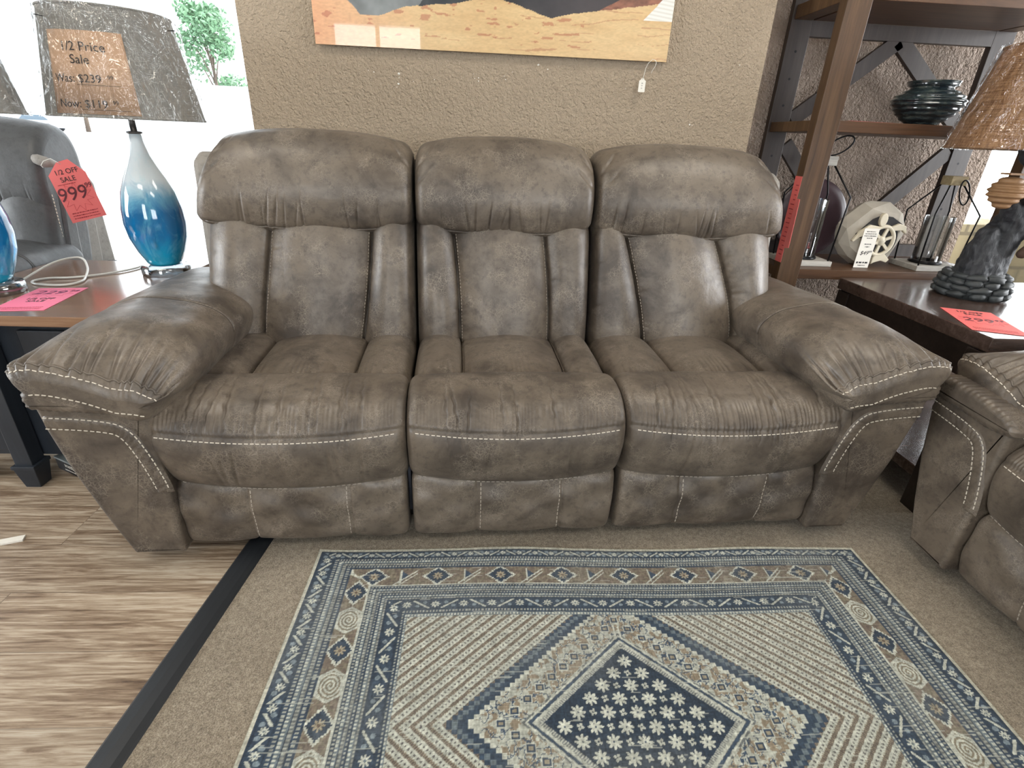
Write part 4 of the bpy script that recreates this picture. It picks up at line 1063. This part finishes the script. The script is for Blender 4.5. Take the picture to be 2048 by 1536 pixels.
def blue_lamp(loc, label, sign=False):
    L = thing('table_lamp', label, 'lamp', loc, 0, None)
    MB().lathe([(.080, 0), (.084, .004), (.084, .030), (.078, .036), (.060, .038)], n=48).build('acrylic_base', CLEAR, L)
    MB().lathe([(.052, .038), (.060, .050), (.079, .09), (.095, .14), (.101, .19), (.098, .24), (.086, .30), (.068, .345), (.048, .385), (.032, .42), (.022, .46), (.018, .49)], n=64).build('glass_body', BLUE, L)
    MB().lathe([(.020, .489), (.024, .491), (.024, .496), (.010, .498), (.010, .545), (.013, .547), (.013, .565)], n=24).build('neck', plain('dark_bronze', (.10, .095, .09), .35, .1, 10, Metallic=.7), L)
    harp = MB().tube([(.012, 0, .56), (.05, 0, .60), (.055, 0, .68), (.03, 0, .76), (0, 0, .785), (-.03, 0, .76), (-.055, 0, .68), (-.05, 0, .60), (-.012, 0, .56)], .0022, 6)
    for k in range(3): a = 2.1*k; harp.bar((0, 0, .79), (.205*math.cos(a), .205*math.sin(a), .80), .003, .003)
    harp.build('harp', BLACKM, L)
    shade(L, .226, .178, .537, .835, LINEN, True, 3 if sign else 9)
    if sign:
        # price sign taped inside the wrap, curved round the shade
        a0, a1 = R(-114), R(-52); z0, z1 = .543, .765; q = lambda z: .226+(.178-.226)*(z-.537)/.298+.0035
        n = 24; V = []; F = []
        for i in range(n+1):
            a = a0+(a1-a0)*i/n
            for z in (z0, z1): V.append((q(z)*math.cos(a), q(z)*math.sin(a), z))
            for z in (z0, z1): V.append(((q(z)-.001)*math.cos(a), (q(z)-.001)*math.sin(a), z))
        for i in range(n):
            b = i*4; d = b+4; F += [[b, d, d+1, b+1], [b+2, b+3, d+3, d+2], [b, b+2, d+2, d], [b+1, d+1, d+3, b+3]]
        F += [[0, 1, 3, 2], [n*4, n*4+2, n*4+3, n*4+1]]
        sg = MB().add(V, F, True).build('price_sign', BROWNP, L)
        am = (a0+a1)/2; slope = math.atan2(.048, .298)
        def line(txt, z, size, start):
            o = text_mesh(txt, size, INK, sg, Matrix.Identity(4), 'lettering', ext=.0002, align='LEFT')
            co_ = np.empty(len(o.data.vertices)*3, np.float32); o.data.vertices.foreach_get('co', co_); co_ = co_.reshape(-1, 3)
            zz = z+co_[:, 1]; rr = np.array([q(float(v)) for v in zz])+.0012+co_[:, 2]; a = am+start+co_[:, 0]/q(z)
            out = np.stack([rr*np.cos(a), rr*np.sin(a), zz], 1).astype(np.float32); o.data.vertices.foreach_set('co', out.ravel()); o.data.update()
        line('1/2 Price', .722, .034, -.32); line('Sale', .688, .034, -.20)
        line('Was: $239', .638, .031, -.47); line('99', .644, .016, .24); line('Now: $119', .570, .031, -.45); line('99', .576, .016, .24)
        mb = MB()
        for z, fa, fb in ((.622, -.15, .38), (.555, -.15, .45)):
            for k in range(12):
                a = am+fa+(fb-fa)*k/12; b = am+fa+(fb-fa)*(k+1)/12; rr = q(z)+.0012
                mb.bar((rr*math.cos(a), rr*math.sin(a), z), (rr*math.cos(b), rr*math.sin(b), z), .0016, .001, (0, 0, 1))
        mb.build('ruled_line', INK, sg)
    return L
blue_lamp((-1.220, 2.085, tz), 'blue glass table lamp whose wrapped grey shade carries a paper price sign', True)
blue_lamp((-1.605, 1.770, tz), 'blue glass table lamp cut off by the left edge of the picture')

# ------------------------------------------------------------------ red sale tag on the grey recliner
def red_tag():
    t = thing('sale_tag', 'red paper sale tag marked 999 hanging from the grey recliner headrest', 'price tag', (-1.656, 2.330, .871))
    t.rotation_euler = Euler((R(84), R(0), R(14)), 'XYZ')
    # rotate in plane
    Mz = Matrix.Rotation(R(13), 4, 'Z')
    mb = MB(); P_ = [(-.062, -.115), (.062, -.105), (.060, .07), (.030, .125), (-.005, .12), (-.058, .072)]
    P_ = [(-.060, -.122), (.070, -.118), (.070, .052), (.030, .108), (-.012, .104), (-.060, .062)]
    mb.prism([tuple((Mz @ Vector((a, b, 0)))[:2]) for a, b in P_], 0, .0008); mb.build('paper', REDP, t)
    def tx(s, x, y, size, mat=INK, **k): text_mesh(s, size, mat, t, Mz @ Matrix.Translation((x, y, .0014)), 'handwriting' if k else 'lettering', **k)
    tx('1/2 OFF', .006, .066, .026); tx('SALE', .0, .038, .026)
    tx('999', -.012, -.018, .072, plain('marker', (.11, .012, .02), .5), shear=.15); tx('99', .056, .004, .026, plain('marker', (.11, .012, .02), .5), shear=.15)
    for yy in (.022, -.088, -.098, -.108):
        o = scribble(t, -.045, .05 if yy < 0 else .02, 0, 0, .0045 if yy < 0 else .0035, REDINK); o.matrix_local = Mz @ Matrix.Translation((0, yy, .001))
    # printed star burst outline
    mb = MB(); n = 11; pts = [((.060 if k % 2 else .036)*math.cos(math.pi*k/n), (.055 if k % 2 else .032)*math.sin(math.pi*k/n)-.03, .001) for k in range(2*n)]
    for k in range(2*n): mb.bar(pts[k], pts[(k+1) % (2*n)], .0008, .0005, (0, 0, 1))
    mb.build('star_outline', plain('faint_red_ink', (.55, .05, .06), .6), t).matrix_local = Mz
    MB().tube([tuple(Mz @ Vector(p)) for p in ((.0, .095, .0008), (-.022, .120, .006), (-.050, .116, .004), (-.068, .104, -.004), (-.072, .098, -.022))], .0012, 6).build('string', STRING, t)
red_tag()

# ------------------------------------------------------------------ bookcase
SHW = wood('dark_brown_wood', (.034, .016, .007), (.085, .044, .019), (.14, .080, .038), 2, .42, .9)
SHX = wood('dark_brown_board', (.034, .015, .007), (.085, .040, .018), (.13, .066, .032), 0, .38, .9)
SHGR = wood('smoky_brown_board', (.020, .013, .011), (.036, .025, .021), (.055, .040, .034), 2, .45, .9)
t = thing('bookcase', 'tall open dark wood bookcase with crossed back braces in the right corner', 'bookcase', (0, 0, 0))
yf, yb = 2.15, 2.52; xa, xb, xc, xd = 1.243, 1.333, 2.128, 2.220
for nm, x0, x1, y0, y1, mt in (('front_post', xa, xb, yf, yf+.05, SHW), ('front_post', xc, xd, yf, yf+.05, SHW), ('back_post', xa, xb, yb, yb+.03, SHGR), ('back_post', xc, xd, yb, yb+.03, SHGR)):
    o = MB().box(x0, x1, y0, y1, 0, 2.25).build(nm, mt, t, bevel=.002)
    if nm == 'back_post':
        h = MB()
        for z in (.80, .90, 1.00, 1.10, 1.30, 1.40, 1.50): h.lathe([(.005, 0), (.005, .0015)], (0, 0, 0), 10)
        h = MB()
        for z in (.80, .90, 1.00, 1.10, 1.30, 1.40, 1.50):
            for k in range(10): pass
            h.prism([(x0+.045+.005*math.cos(k*.628), z+.005*math.sin(k*.628)) for k in range(10)], y0-.0006, y0, lambda a, b, c: (a, c, b))
        h.build('peg_hole', BLACKM, o)
for z0, z1 in ((.634, .674), (1.196, 1.235), (1.61, 1.66), (.10, .14)):
    s = MB().box(xb, xc, yf+.002, yb+.0, z0, z1).build('shelf_board', SHX, t, bevel=.002)
    for x0, x1 in ((xa+.01, xb-.01), (xc+.01, xd-.01)): MB().box(x0, x1, yf+.05, yb, z0, z1-.001).build('side_rail', SHW, t, bevel=.002)
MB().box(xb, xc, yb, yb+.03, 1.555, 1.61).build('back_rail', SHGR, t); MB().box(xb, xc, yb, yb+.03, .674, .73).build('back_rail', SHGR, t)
xm = (xb+xc)/2
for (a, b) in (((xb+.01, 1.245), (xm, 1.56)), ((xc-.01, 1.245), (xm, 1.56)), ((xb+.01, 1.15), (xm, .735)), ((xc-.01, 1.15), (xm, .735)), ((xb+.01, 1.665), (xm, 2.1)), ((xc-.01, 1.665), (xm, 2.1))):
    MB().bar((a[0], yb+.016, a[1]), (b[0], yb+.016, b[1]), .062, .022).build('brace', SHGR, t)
o = MB().box(xa-.0015, xa-.0003, yf+.001, yf+.049, .70, 1.035).build('sale_tag', REDP); setp(o, 'red sale tag hanging along the side of the bookcase front post', 'price tag')
scb = MB()
for k in range(16): scb.box(xa-.0018, xa-.0015, yf+.010, yf+.010+random.uniform(.01, .03), .73+k*.018, .733+k*.018)
scb.build('printed_line', REDINK, o)['kind'] = 'stuff'
o = sheet('price_card', .20, .10, REDP); o.location = (1.475, 2.225, 1.2362); o.rotation_euler = (0, 0, R(8)); setp(o, 'red price card lying flat on the middle shelf of the bookcase', 'price card')
# vase
prof = [(.045, 0), (.052, .004), (.075, .018), (.105, .045), (.124, .072), (.128, .086), (.118, .104), (.095, .120), (.078, .127), (.074, .134), (.082, .140), (.090, .150), (.088, .156), (.078, .156), (.068, .148), (.064, .13), (.085, .11), (.11, .09), (.09, .05), (.04, .015)]
pr_ = []
for i in range(len(prof)-1):
    a, b = prof[i], prof[i+1]
    for j in range(14):
        q = j/14; z = a[1]+(b[1]-a[1])*q; rad = a[0]+(b[0]-a[0])*q
        if i < 12: rad += .0022*math.sin(z*2*math.pi/.017)
        pr_.append((rad, z))
VG = NT('dark_glazed_pottery'); n_ = VG.noise(VG.coord((1, 1, 4)), 22, 4, .6)
VG = VG.fin(VG.ramp(n_, [(.4, (.012, .02, .026)), (.55, (.03, .045, .048)), (.68, (.10, .115, .10))]), .14, None, Coat_Weight=.6, Coat_Roughness=.06)
o = MB().lathe(pr_, n=72).build('vase', VG); o.location = (1.755, 2.29, 1.2352); setp(o, 'squat dark blue ribbed pottery bowl on the middle shelf of the bookcase', 'vase')
# lanterns
WWASH = wood('whitewashed_wood', (.30, .28, .25), (.45, .43, .39), (.60, .58, .53), 0, .7, 2)
GOLDW = wood('golden_block', (.25, .19, .10), (.40, .32, .18), (.5, .42, .27), 0, .7, 2)
def lantern(loc, h1, h2, label, block, loopkind):
    L = thing('candle_lantern', label, 'lantern', loc)
    MB().box(-.098, .098, -.085, .085, 0, .022).build('base', WWASH, L, bevel=.002)
    for sx in (-1, 1):
        for sy in (-1, 1):
            MB().tube([(sx*.085, sy*.072, .020), (sx*.098, sy*.080, h1), (sx*.028, sy*.022, h2)], .0036, 6).build('rod', BLACKM, L)
    MB().box(-.035, .035, -.028, .028, h2-.004, h2+.032).build('top_block', block, L, bevel=.002)
    g = MB(); n = 64
    for rr, z0, z1 in ((.054, .03, h1-.015),):
        V = []; 
        for q, z in ((rr, z0), (rr, z1), (rr-.003, z1), (rr-.003, z0)):
            for k in range(n): V.append((q*math.cos(2*math.pi*k/n), q*math.sin(2*math.pi*k/n), z))
        g.add(V, [[i*n+k, i*n+(k+1) % n, ((i+1) % 4)*n+(k+1) % n, ((i+1) % 4)*n+k] for i in range(4) for k in range(n)], False)
    g.build('glass_cylinder', GLASS_CYL, L)
    MB().lathe([(.060, .0225), (.064, .026), (.060, .034), (.05, .036), (.05, .0226)], n=40).build('candle_cup', BLACKM, L)
    if loopkind: pts = [(.0+.045*math.sin(a)+.030*(1-math.cos(a)), -.02, h2+.034+.038*(1-math.cos(a))) for a in np.linspace(0, 2*math.pi, 28, endpoint=False)]
    else: pts = [(.010+.022*math.sin(a)+.018*(1-math.cos(a)), -.040-.004*math.cos(a), h2+.018-.048*(1-math.cos(a))) for a in np.linspace(0, 2*math.pi, 28, endpoint=False)]
    MB().tube(pts, .0032, 6, closed=True).build('handle_loop', BLACKM, L)
lantern((1.410, 2.300, .6742), .285, .405, 'taller glass cylinder lantern behind the front post of the bookcase', WWASH, True)
lantern((1.965, 2.265, .6742), .235, .350, 'shorter glass cylinder lantern right of the carved turtle on the bottom shelf', GOLDW, False)
# round dark plate leaning at the back
o = MB().lathe([(.0, 0), (.166, .010), (.170, .014), (.166, .018), (.13, .012), (.0, .008)], n=64).build('round_plate', plain('plum_glaze', (.045, .025, .030), .25, .1, 6)); o.rotation_euler = (R(83), 0, 0); o.location = (1.505, 2.47, .846)
setp(o, 'dark plum round plate leaning at the back of the bottom bookcase shelf', 'plate')
d = MB().lathe([(.022, 0), (.022, .001)], n=24).build('sticker', WHITEP, o); d.location = (-.085, -.02, .016)
# carved turtle
STONE = NT('carved_stone_paint'); n_ = STONE.noise(STONE.coord(), 30, 4); STONE = STONE.fin(STONE.mix(n_, (.34, .31, .26), (.46, .42, .35)), .75, STONE.bump(n_, .2, .002))
CREAM = plain('cream_carving', (.70, .64, .50), .6, .06, 12)
OPEN_SHADE = plain('opening_shade', (.035, .035, .037), .9)  # dark patches painting the shade inside the turtle's cut-through holes
T_ = thing('turtle_carving', 'round faceted stone sculpture with a cut-out cream sea turtle on the bottom bookcase shelf', 'sculpture', (1.690, 2.30, .6742), R(-4))
import bmesh
bm = bmesh.new(); bmesh.ops.create_icosphere(bm, subdivisions=3, radius=1)
for v in bm.verts: v.co *= 1+.035*math.sin(v.co.x*7+v.co.z*5)
bmesh.ops.decimate if False else None
for v in bm.verts:
    v.co = Vector((v.co.x*.143, max(-.048, min(.048, v.co.y*.075)), max(-.132, v.co.z*.140)+.1325))
me = bpy.data.meshes.new('stone_disc'); bm.to_mesh(me); bm.free(); me.materials.append(STONE)
o = bpy.data.objects.new('stone_disc', me); COL.objects.link(o); o.parent = T_
md = o.modifiers.new('facet', 'DECIMATE'); md.ratio = .28
def flat(poly, y0, y1, nm, mat, par, bev=.003): return MB().prism(poly, y0, y1, lambda a, b, c: (a, c, b)).build(nm, mat, par, bevel=bev)
ec = lambda cx, cz, rx, rz, n=28, a0=0: [(cx+rx*math.cos(a0+2*math.pi*k/n), cz+rz*math.sin(a0+2*math.pi*k/n)) for k in range(n)]
flat(ec(.028, .118, .068, .078), -.0535, -.047, 'shade_patch', OPEN_SHADE, T_, 0)
flat([(-.085, .135), (-.03, .20), (.0, .215), (.05, .212), (.098, .185), (.105, .16), (.05, .17), (-.02, .15), (-.06, .12)], -.0530, -.047, 'shade_patch', OPEN_SHADE, T_, 0)
tm = MB()
ring = [(.028+.050*math.cos(a), -.058, .113+.060*math.sin(a)) for a in np.linspace(0, 2*math.pi, 32, endpoint=False)]
tm.tube(ring, .0085, 8, closed=True)
sh_ = tm.build('shell_ring', CREAM, T_)
sp = MB()
for a in (20, 75, 140, 200, 260, 320): sp.bar((.028+.016*math.cos(R(a)), -.058, .113+.02*math.sin(R(a))), (.028+.05*math.cos(R(a)), -.058, .113+.06*math.sin(R(a))), .011, .010)
sp.lathe([(.0, -.006), (.018, -.004), (.020, .004), (.0, .006)], (0, 0, 0), 6)
so_ = sp.build('shell_ribs', CREAM, T_)
for v in so_.data.vertices:
    if v.index >= 48: x, y, z = v.co; v.co = (x*1.05+.028, -.058+z, y*1.2+.113)
flat(ec(.008, .200, .016, .027, 20), -.067, -.048, 'turtle_head', CREAM, T_)
flat([(.0, .172), (-.04, .178), (-.075, .150), (-.098, .108), (-.092, .104), (-.07, .125), (-.03, .138), (-.008, .140)], -.065, -.048, 'front_flipper', CREAM, T_)
flat([(.05, .172), (.08, .188), (.112, .178), (.122, .150), (.118, .146), (.10, .160), (.07, .158), (.058, .15)], -.065, -.048, 'front_flipper', CREAM, T_)
flat([(.035, .062), (.058, .060), (.085, .036), (.075, .022), (.05, .030), (.022, .020), (.012, .012), (.012, .045)], -.065, -.048, 'rear_flipper', CREAM, T_)
# hang tag in front of it
g = thing('price_tag', 'cream hang tag marked 49 standing in front of the carved turtle', 'price tag', (1.640, 2.215, .6755))
flat([(-.033, 0), (.033, 0), (.033, .165), (-.033, .165)], -.0012, 0, 'card', WHITEP, g, 0)
FM = lambda x, z: Matrix.Translation((x, -.0014, z)) @ Matrix.Rotation(R(90), 4, 'X')
text_mesh('$49', .024, INK, g, FM(-.004, .062), 'handwriting', .25); text_mesh('99', .013, INK, g, FM(.022, .068), 'handwriting', .2)
for z, a, b, h in ((.152, -.02, .018, .004), (.143, -.024, .024, .004), (.134, -.026, .026, .004), (.125, -.012, .012, .004), (.100, -.014, .016, .0045), (.089, -.008, .010, .005), (.022, -.026, .026, .008), (.010, -.016, .016, .004)):
    o = scribble(g, a, b, 0, 0, h); o.matrix_local = Matrix.Translation((0, -.0013, z)) @ Matrix.Rotation(R(90), 4, 'X')

# red paper tags hanging behind the right end of the sofa
o = MB().add([(1.088, 1.90, .97), (1.094, 1.93, .97), (1.100, 1.95, .79), (1.092, 1.90, .80), (1.0895, 1.90, .97), (1.0955, 1.93, .97), (1.1015, 1.95, .79), (1.0935, 1.90, .80)],
    [[0, 1, 2, 3], [7, 6, 5, 4], [0, 4, 5, 1], [1, 5, 6, 2], [2, 6, 7, 3], [3, 7, 4, 0]]).build('sale_tag', REDP)
o.location = (.032, .02, 0); setp(o, 'red sale tag hanging behind the right end of the brown sofa', 'price tag')

# ------------------------------------------------------------------ right end table
ESP = wood('espresso_wood', (.012, .008, .007), (.026, .018, .015), (.045, .033, .028), 0, .35, .8)
ESPT = wood('espresso_top', (.030, .018, .014), (.070, .045, .036), (.13, .09, .075), 0, .24, .8, spec=.6, coat=.3)
t = thing('end_table', 'dark espresso end table with lower shelf between the sofa and the right recliner', 'end table', (0, 0, 0))
ex0, ex1, ey0, ey1, ez = 1.50, 2.50, 1.385, 2.125, .65
MB().box(ex0, ex1, ey0, ey1, ez-.045, ez).build('tabletop', ESPT, t, bevel=.003)
MB().box(ex0+.012, ex1-.012, ey0+.012, ey1-.012, ez-.15, ez-.045).build('apron', ESP, t, bevel=.003)
MB().box(ex0+.01, ex1-.01, ey0+.02, ey1-.02, .11, .15).build('lower_shelf', ESPT, t, bevel=.003)
for x in (ex0+.005, ex1-.075):
    for y in (ey0+.005, ey1-.075): MB().box(x, x+.07, y, y+.07, 0, ez-.05).build('leg', ESP, t, bevel=.003)
price_card('red price card lying near the front corner of the dark right end table', (1.617, 1.555, ez+.0008), -21.5, REDP, '299', plain('dark_marker', (.10, .01, .02), .5), (.0, .085))

# bear and beehive lamp
BARK = NT('dark_carved_bark'); cc_ = BARK.coord((1, 1, .25)); n_ = BARK.noise(cc_, 40, 5, .65, .8)
BARK = BARK.fin(BARK.ramp(n_, [(.4, (.012, .014, .018)), (.6, (.04, .042, .046))]), .6, BARK.bump(n_, .9, .006))
ROCK = plain('dark_cast_stone', (.035, .040, .042), .55, .4, 25, .4)
HIVE = plain('straw_brown', (.30, .17, .08), .6, .3, 30)
L = thing('table_lamp', 'bear-and-beehive tree trunk table lamp with a wrapped burlap shade on the dark end table', 'lamp', (1.862, 1.890, ez))
V = []
rb = MB(); rb.lathe([(.100, 0), (.104, .03), (.098, .06), (.088, .085), (.07, .10)], n=40)
rg = random.Random(5)
for row, (zz, rr, nn) in enumerate(((.0165, .106, 12), (.038, .104, 11), (.059, .099, 11), (.079, .090, 10))):
    for k in range(nn):
        a = 2*math.pi*(k+.5*(row % 2)+rg.uniform(-.12, .12))/nn; w_ = 2*math.pi*rr/nn*.56*rg.uniform(.8, 1.1)
        bmx = bmesh.new(); bmesh.ops.create_icosphere(bmx, subdivisions=2, radius=1)
        for v in bmx.verts:
            n3 = 1+.12*math.sin(v.co.x*5+k)+.1*math.sin(v.co.z*6+row+k*2)
            sx_ = math.copysign(abs(v.co.x)**.7, v.co.x); sz_ = math.copysign(abs(v.co.z)**.8, v.co.z)
            v.co = Vector((sx_*w_, v.co.y*.018, sz_*.0125))*n3
        Mr = Matrix.Translation((rr*math.cos(a), rr*math.sin(a), zz)) @ Matrix.Rotation(a+math.pi/2, 4, 'Z') @ Matrix.Rotation(rg.uniform(-.15, .15), 4, 'Y')
        bmx.verts.index_update(); rb.add([Mr @ v.co for v in bmx.verts], [[v.index for v in f_.verts] for f_ in bmx.faces], True); bmx.free()
rb.build('stone_base', ROCK, L)
def blob(name, balls, mat, par, vox=.006, disp=0):
    bmx = bmesh.new()
    for (c, rr) in balls:
        rr = rr if isinstance(rr, tuple) else (rr, rr, rr)
        bmesh.ops.create_icosphere(bmx, subdivisions=3, radius=1, matrix=Matrix.Translation(c) @ Matrix.Diagonal((*rr, 1)))
    me = bpy.data.meshes.new(name); bmx.to_mesh(me); bmx.free(); me.materials.append(mat)
    o = bpy.data.objects.new(name, me); COL.objects.link(o); o.parent = par
    md = o.modifiers.new('remesh', 'REMESH'); md.mode = 'VOXEL'; md.voxel_size = vox; md.use_smooth_shade = True
    sm = o.modifiers.new('smooth', 'SMOOTH'); sm.iterations = 3
    if disp:
        tx = bpy.data.textures.new(name, 'CLOUDS'); tx.noise_scale = .03; dm = o.modifiers.new('bark', 'DISPLACE'); dm.texture = tx; dm.strength = disp; dm.mid_level = .5
    return o
def chain(pts):
    out = []
    for (a, ra), (b, rb_) in zip(pts[:-1], pts[1:]):
        for k in range(6):
            q = k/6; out.append((tuple(a[i]+(b[i]-a[i])*q for i in range(3)), ra+(rb_-ra)*q))
    out.append(pts[-1]); return out
blob('tree_trunk', chain([((.0, 0, .08), .078), ((.01, 0, .15), .075), ((.03, 0, .22), .064), ((.07, 0, .29), .052), ((.11, 0, .36), .046), ((.10, 0, .44), .038), ((.03, 0, .49), .034), ((0, 0, .515), .026)])+chain([((-.03, -.02, .10), .058), ((-.042, -.02, .18), .045), ((-.035, -.02, .225), .034)])+chain([((.05, -.02, .26), .05), ((-.03, -.03, .36), .016)]), BARK, L, disp=.018)
blob('beehive', [((-.045, -.03, .33+k*.0165), (.054*math.sin(math.pi*(k+1.1)/7.6)+.004, .054*math.sin(math.pi*(k+1.1)/7.6)+.004, .0118)) for k in range(6)], HIVE, L, vox=.003)
MB().box(-.075, -.010, -.05, -.01, .43, .436).build('hive_roof', HIVE, L)
FUR = plain('dark_brown_fur', (.06, .035, .022), .8, .4, 60, .5)
bear = blob('bear_figure', [((.15, -.05, .27), (.055, .05, .075)), ((.14, -.06, .36), .045), ((.155, -.085, .375), .020), ((.115, -.065, .40), .013), ((.165, -.05, .405), .013)]+chain([((.14, -.06, .31), .024), ((.08, -.08, .345), .018), ((.04, -.06, .36), .014)])+chain([((.15, -.06, .22), .032), ((.09, -.08, .20), .022), ((.06, -.08, .175), .018)]), FUR, L, vox=.005)
blob('muzzle', [((.148, -.103, .366), (.014, .014, .011))], HIVE, L, vox=.003)
MB().lathe([(.010, .51), (.010, .56)], n=16).build('neck', BLACKM, L)
MB().tube([(.012, 0, .55), (.05, 0, .59), (.055, 0, .67), (.03, 0, .75), (0, 0, .79), (-.03, 0, .75), (-.055, 0, .67), (-.05, 0, .59), (-.012, 0, .55)], .0022, 6).build('harp', BLACKM, L)
shade(L, .236, .166, .510, .812, BURLAP, True, 21, .008)
sg = MB().prism([(-.022, -.05), (.022, -.05), (.022, .05), (-.022, .05)], 0, .001, lambda a, b, q: (a, -q, b)).build('paper_label', plain('yellow_label', (.78, .42, .12), .6), L)
sg.location = (.115, -.10, .455); sg.rotation_euler = (0, R(-28), 0)

# ------------------------------------------------------------------ outdoors, seen through the glass
g = MB().box(-60, 60, 2.95, 120, -.16, -.06).build('ground', plain('pale_concrete', (.55, .54, .52), .9, .1, 1)); g['kind'] = 'structure'
g.name = 'ground'
WHT = plain('white_render', (.75, .76, .78), .7, .04, 1)
GL = plain('car_glass', (.10, .14, .18), .1)
TYRE = plain('tyre', (.03, .03, .035), .8)
def car(loc, col, label, rz=0, l=4.5, van=False):
    cobj = thing('parked_car', label, 'car', loc, rz, None)
    b = [(0, .35), (.1, .65), (.25, .75), (1.2, .85), (1.7, 1.4), (3.4, 1.42), (4.1, .92), (4.45, .85), (4.5, .4), (4.3, .28), (.2, .28)]
    MB().prism([(x-2.25, z) for x, z in b], -.88, .88, lambda a, q, c: (a, c, q)).build('car_body', plain('car_paint', col, .25), cobj, bevel=.06, seg=3)
    for s_ in (-.885, .875): MB().prism([(-.95, .9), (-.5, 1.33), (1.1, 1.34), (1.6, .92)], s_, s_+.012, lambda a, q, c: (a, c, q)).build('side_window', GL, cobj)
    for x in (-1.4, 1.45):
        for y in (-.80, .80):
            wo = MB().lathe([(.2, -.1), (.31, -.1), (.33, -.07), (.33, .07), (.31, .1), (.2, .1)], n=24).build('wheel', TYRE, cobj); wo.rotation_euler = (R(90), 0, 0); wo.location = (x, y, .33)
car((-25.2, 55, -.06), (.65, .68, .70), 'white car parked across the lot beside the tan wall edge')
car((-31.5, 56, -.06), (.35, .42, .50), 'blue-grey car parked across the lot behind the lamp shade')
car((-42, 57, -.06), (.55, .60, .68), 'silver car parked across the lot left of the lamp shades', R(4))
car((20, 17, -.06), (.30, .36, .42), 'grey-blue car parked outside the right window', R(10))
LEAF = plain('pale_green_leaves', (.12, .24, .13), .6, .5, 2); BRK = plain('tree_bark', (.12, .09, .07), .9)
def tree(loc, hgt, rad, label, n=2600, seed=1, leaf=.28):
    rg = random.Random(seed); tr = thing('tree', label, 'tree', loc)
    mb = MB(); mb.tube([(0, 0, 0), (.1, 0, hgt*.25), (0, .1, hgt*.5), (.1, 0, hgt*.85)], [.22, .18, .13, .04], 8)
    cl = []
    for k in range(11):
        a = rg.uniform(0, 6.28); z = hgt*rg.uniform(.38, .92); d = rad*rg.uniform(.2, .85)*(1.15-z/hgt*.7); p = (d*math.cos(a), d*math.sin(a), z); cl.append((p, rad*rg.uniform(.22, .42)))
        mb.tube([(0, 0, z*.6), (p[0]*.5, p[1]*.5, z*.85), p], [.07, .05, .02], 5)
    mb.build('trunk', BRK, tr)
    V = []; F = []
    for i in range(n):
        c, rr = rg.choice(cl); d = Vector((rg.gauss(0, 1), rg.gauss(0, 1), rg.gauss(0, 1))).normalized()*rr*rg.uniform(.4, 1.1)
        p = Vector(c)+d; x = Vector((rg.gauss(0, 1), rg.gauss(0, 1), rg.gauss(0, 1))).normalized(); y = x.orthogonal().normalized(); s_ = leaf*rg.uniform(.5, 1)
        b = len(V); V += [p-x*s_, p-y*s_*.5, p+x*s_, p+y*s_*.5]; F.append([b, b+1, b+2, b+3])
    MB().add(V, F).build('foliage', LEAF, tr)
tree((-22.8, 52, -.06), 10.2, 3.6, 'leafy green tree across the parking lot beside the tan wall edge', 2600, 2)
tree((-39.5, 60, -.06), 7.5, 3.0, 'smaller green tree far across the parking lot between the two lamp shades', 1600, 4)
b = thing('building', 'low white building across the parking lot in front of the tree', 'building', (-23, 46, -.06))
MB().box(-5.2, 5.5, 0, 4, 0, 3.6).build('wall', WHT, b); MB().box(-5.5, 5.8, -.3, 4.3, 3.6, 3.8).build('roof', WHT, b)
STN = NT('sandstone'); br = STN.node('ShaderNodeTexBrick', i_Vector=STN.coord((1, 1, 1), 'Object', (R(90), 0, 0)), i_Scale=1.)
br.inputs['Color1'].default_value = (.55, .45, .26, 1); br.inputs['Color2'].default_value = (.62, .52, .32, 1); br.inputs['Mortar'].default_value = (.3, .25, .16, 1); br.inputs['Brick Width'].default_value = .5; br.inputs['Row Height'].default_value = .22; br.inputs['Mortar Size'].default_value = .012
STN = STN.fin(br.outputs[0], .9)
o = MB().box(3.2, 7, 3.5, 3.9, -.06, .72).build('garden_wall', STN); setp(o, 'low sandstone wall outside the right window', 'wall')
# scrap of white paper on the plank floor
o = MB().box(-.03, .03, -.012, .012, .0005, .006, Matrix.Rotation(R(20), 3, 'Z')).build('paper_scrap', WHITEP); o.location = (-1.368, 1.262, 0); setp(o, 'small white scrap of paper on the plank floor', 'scrap')
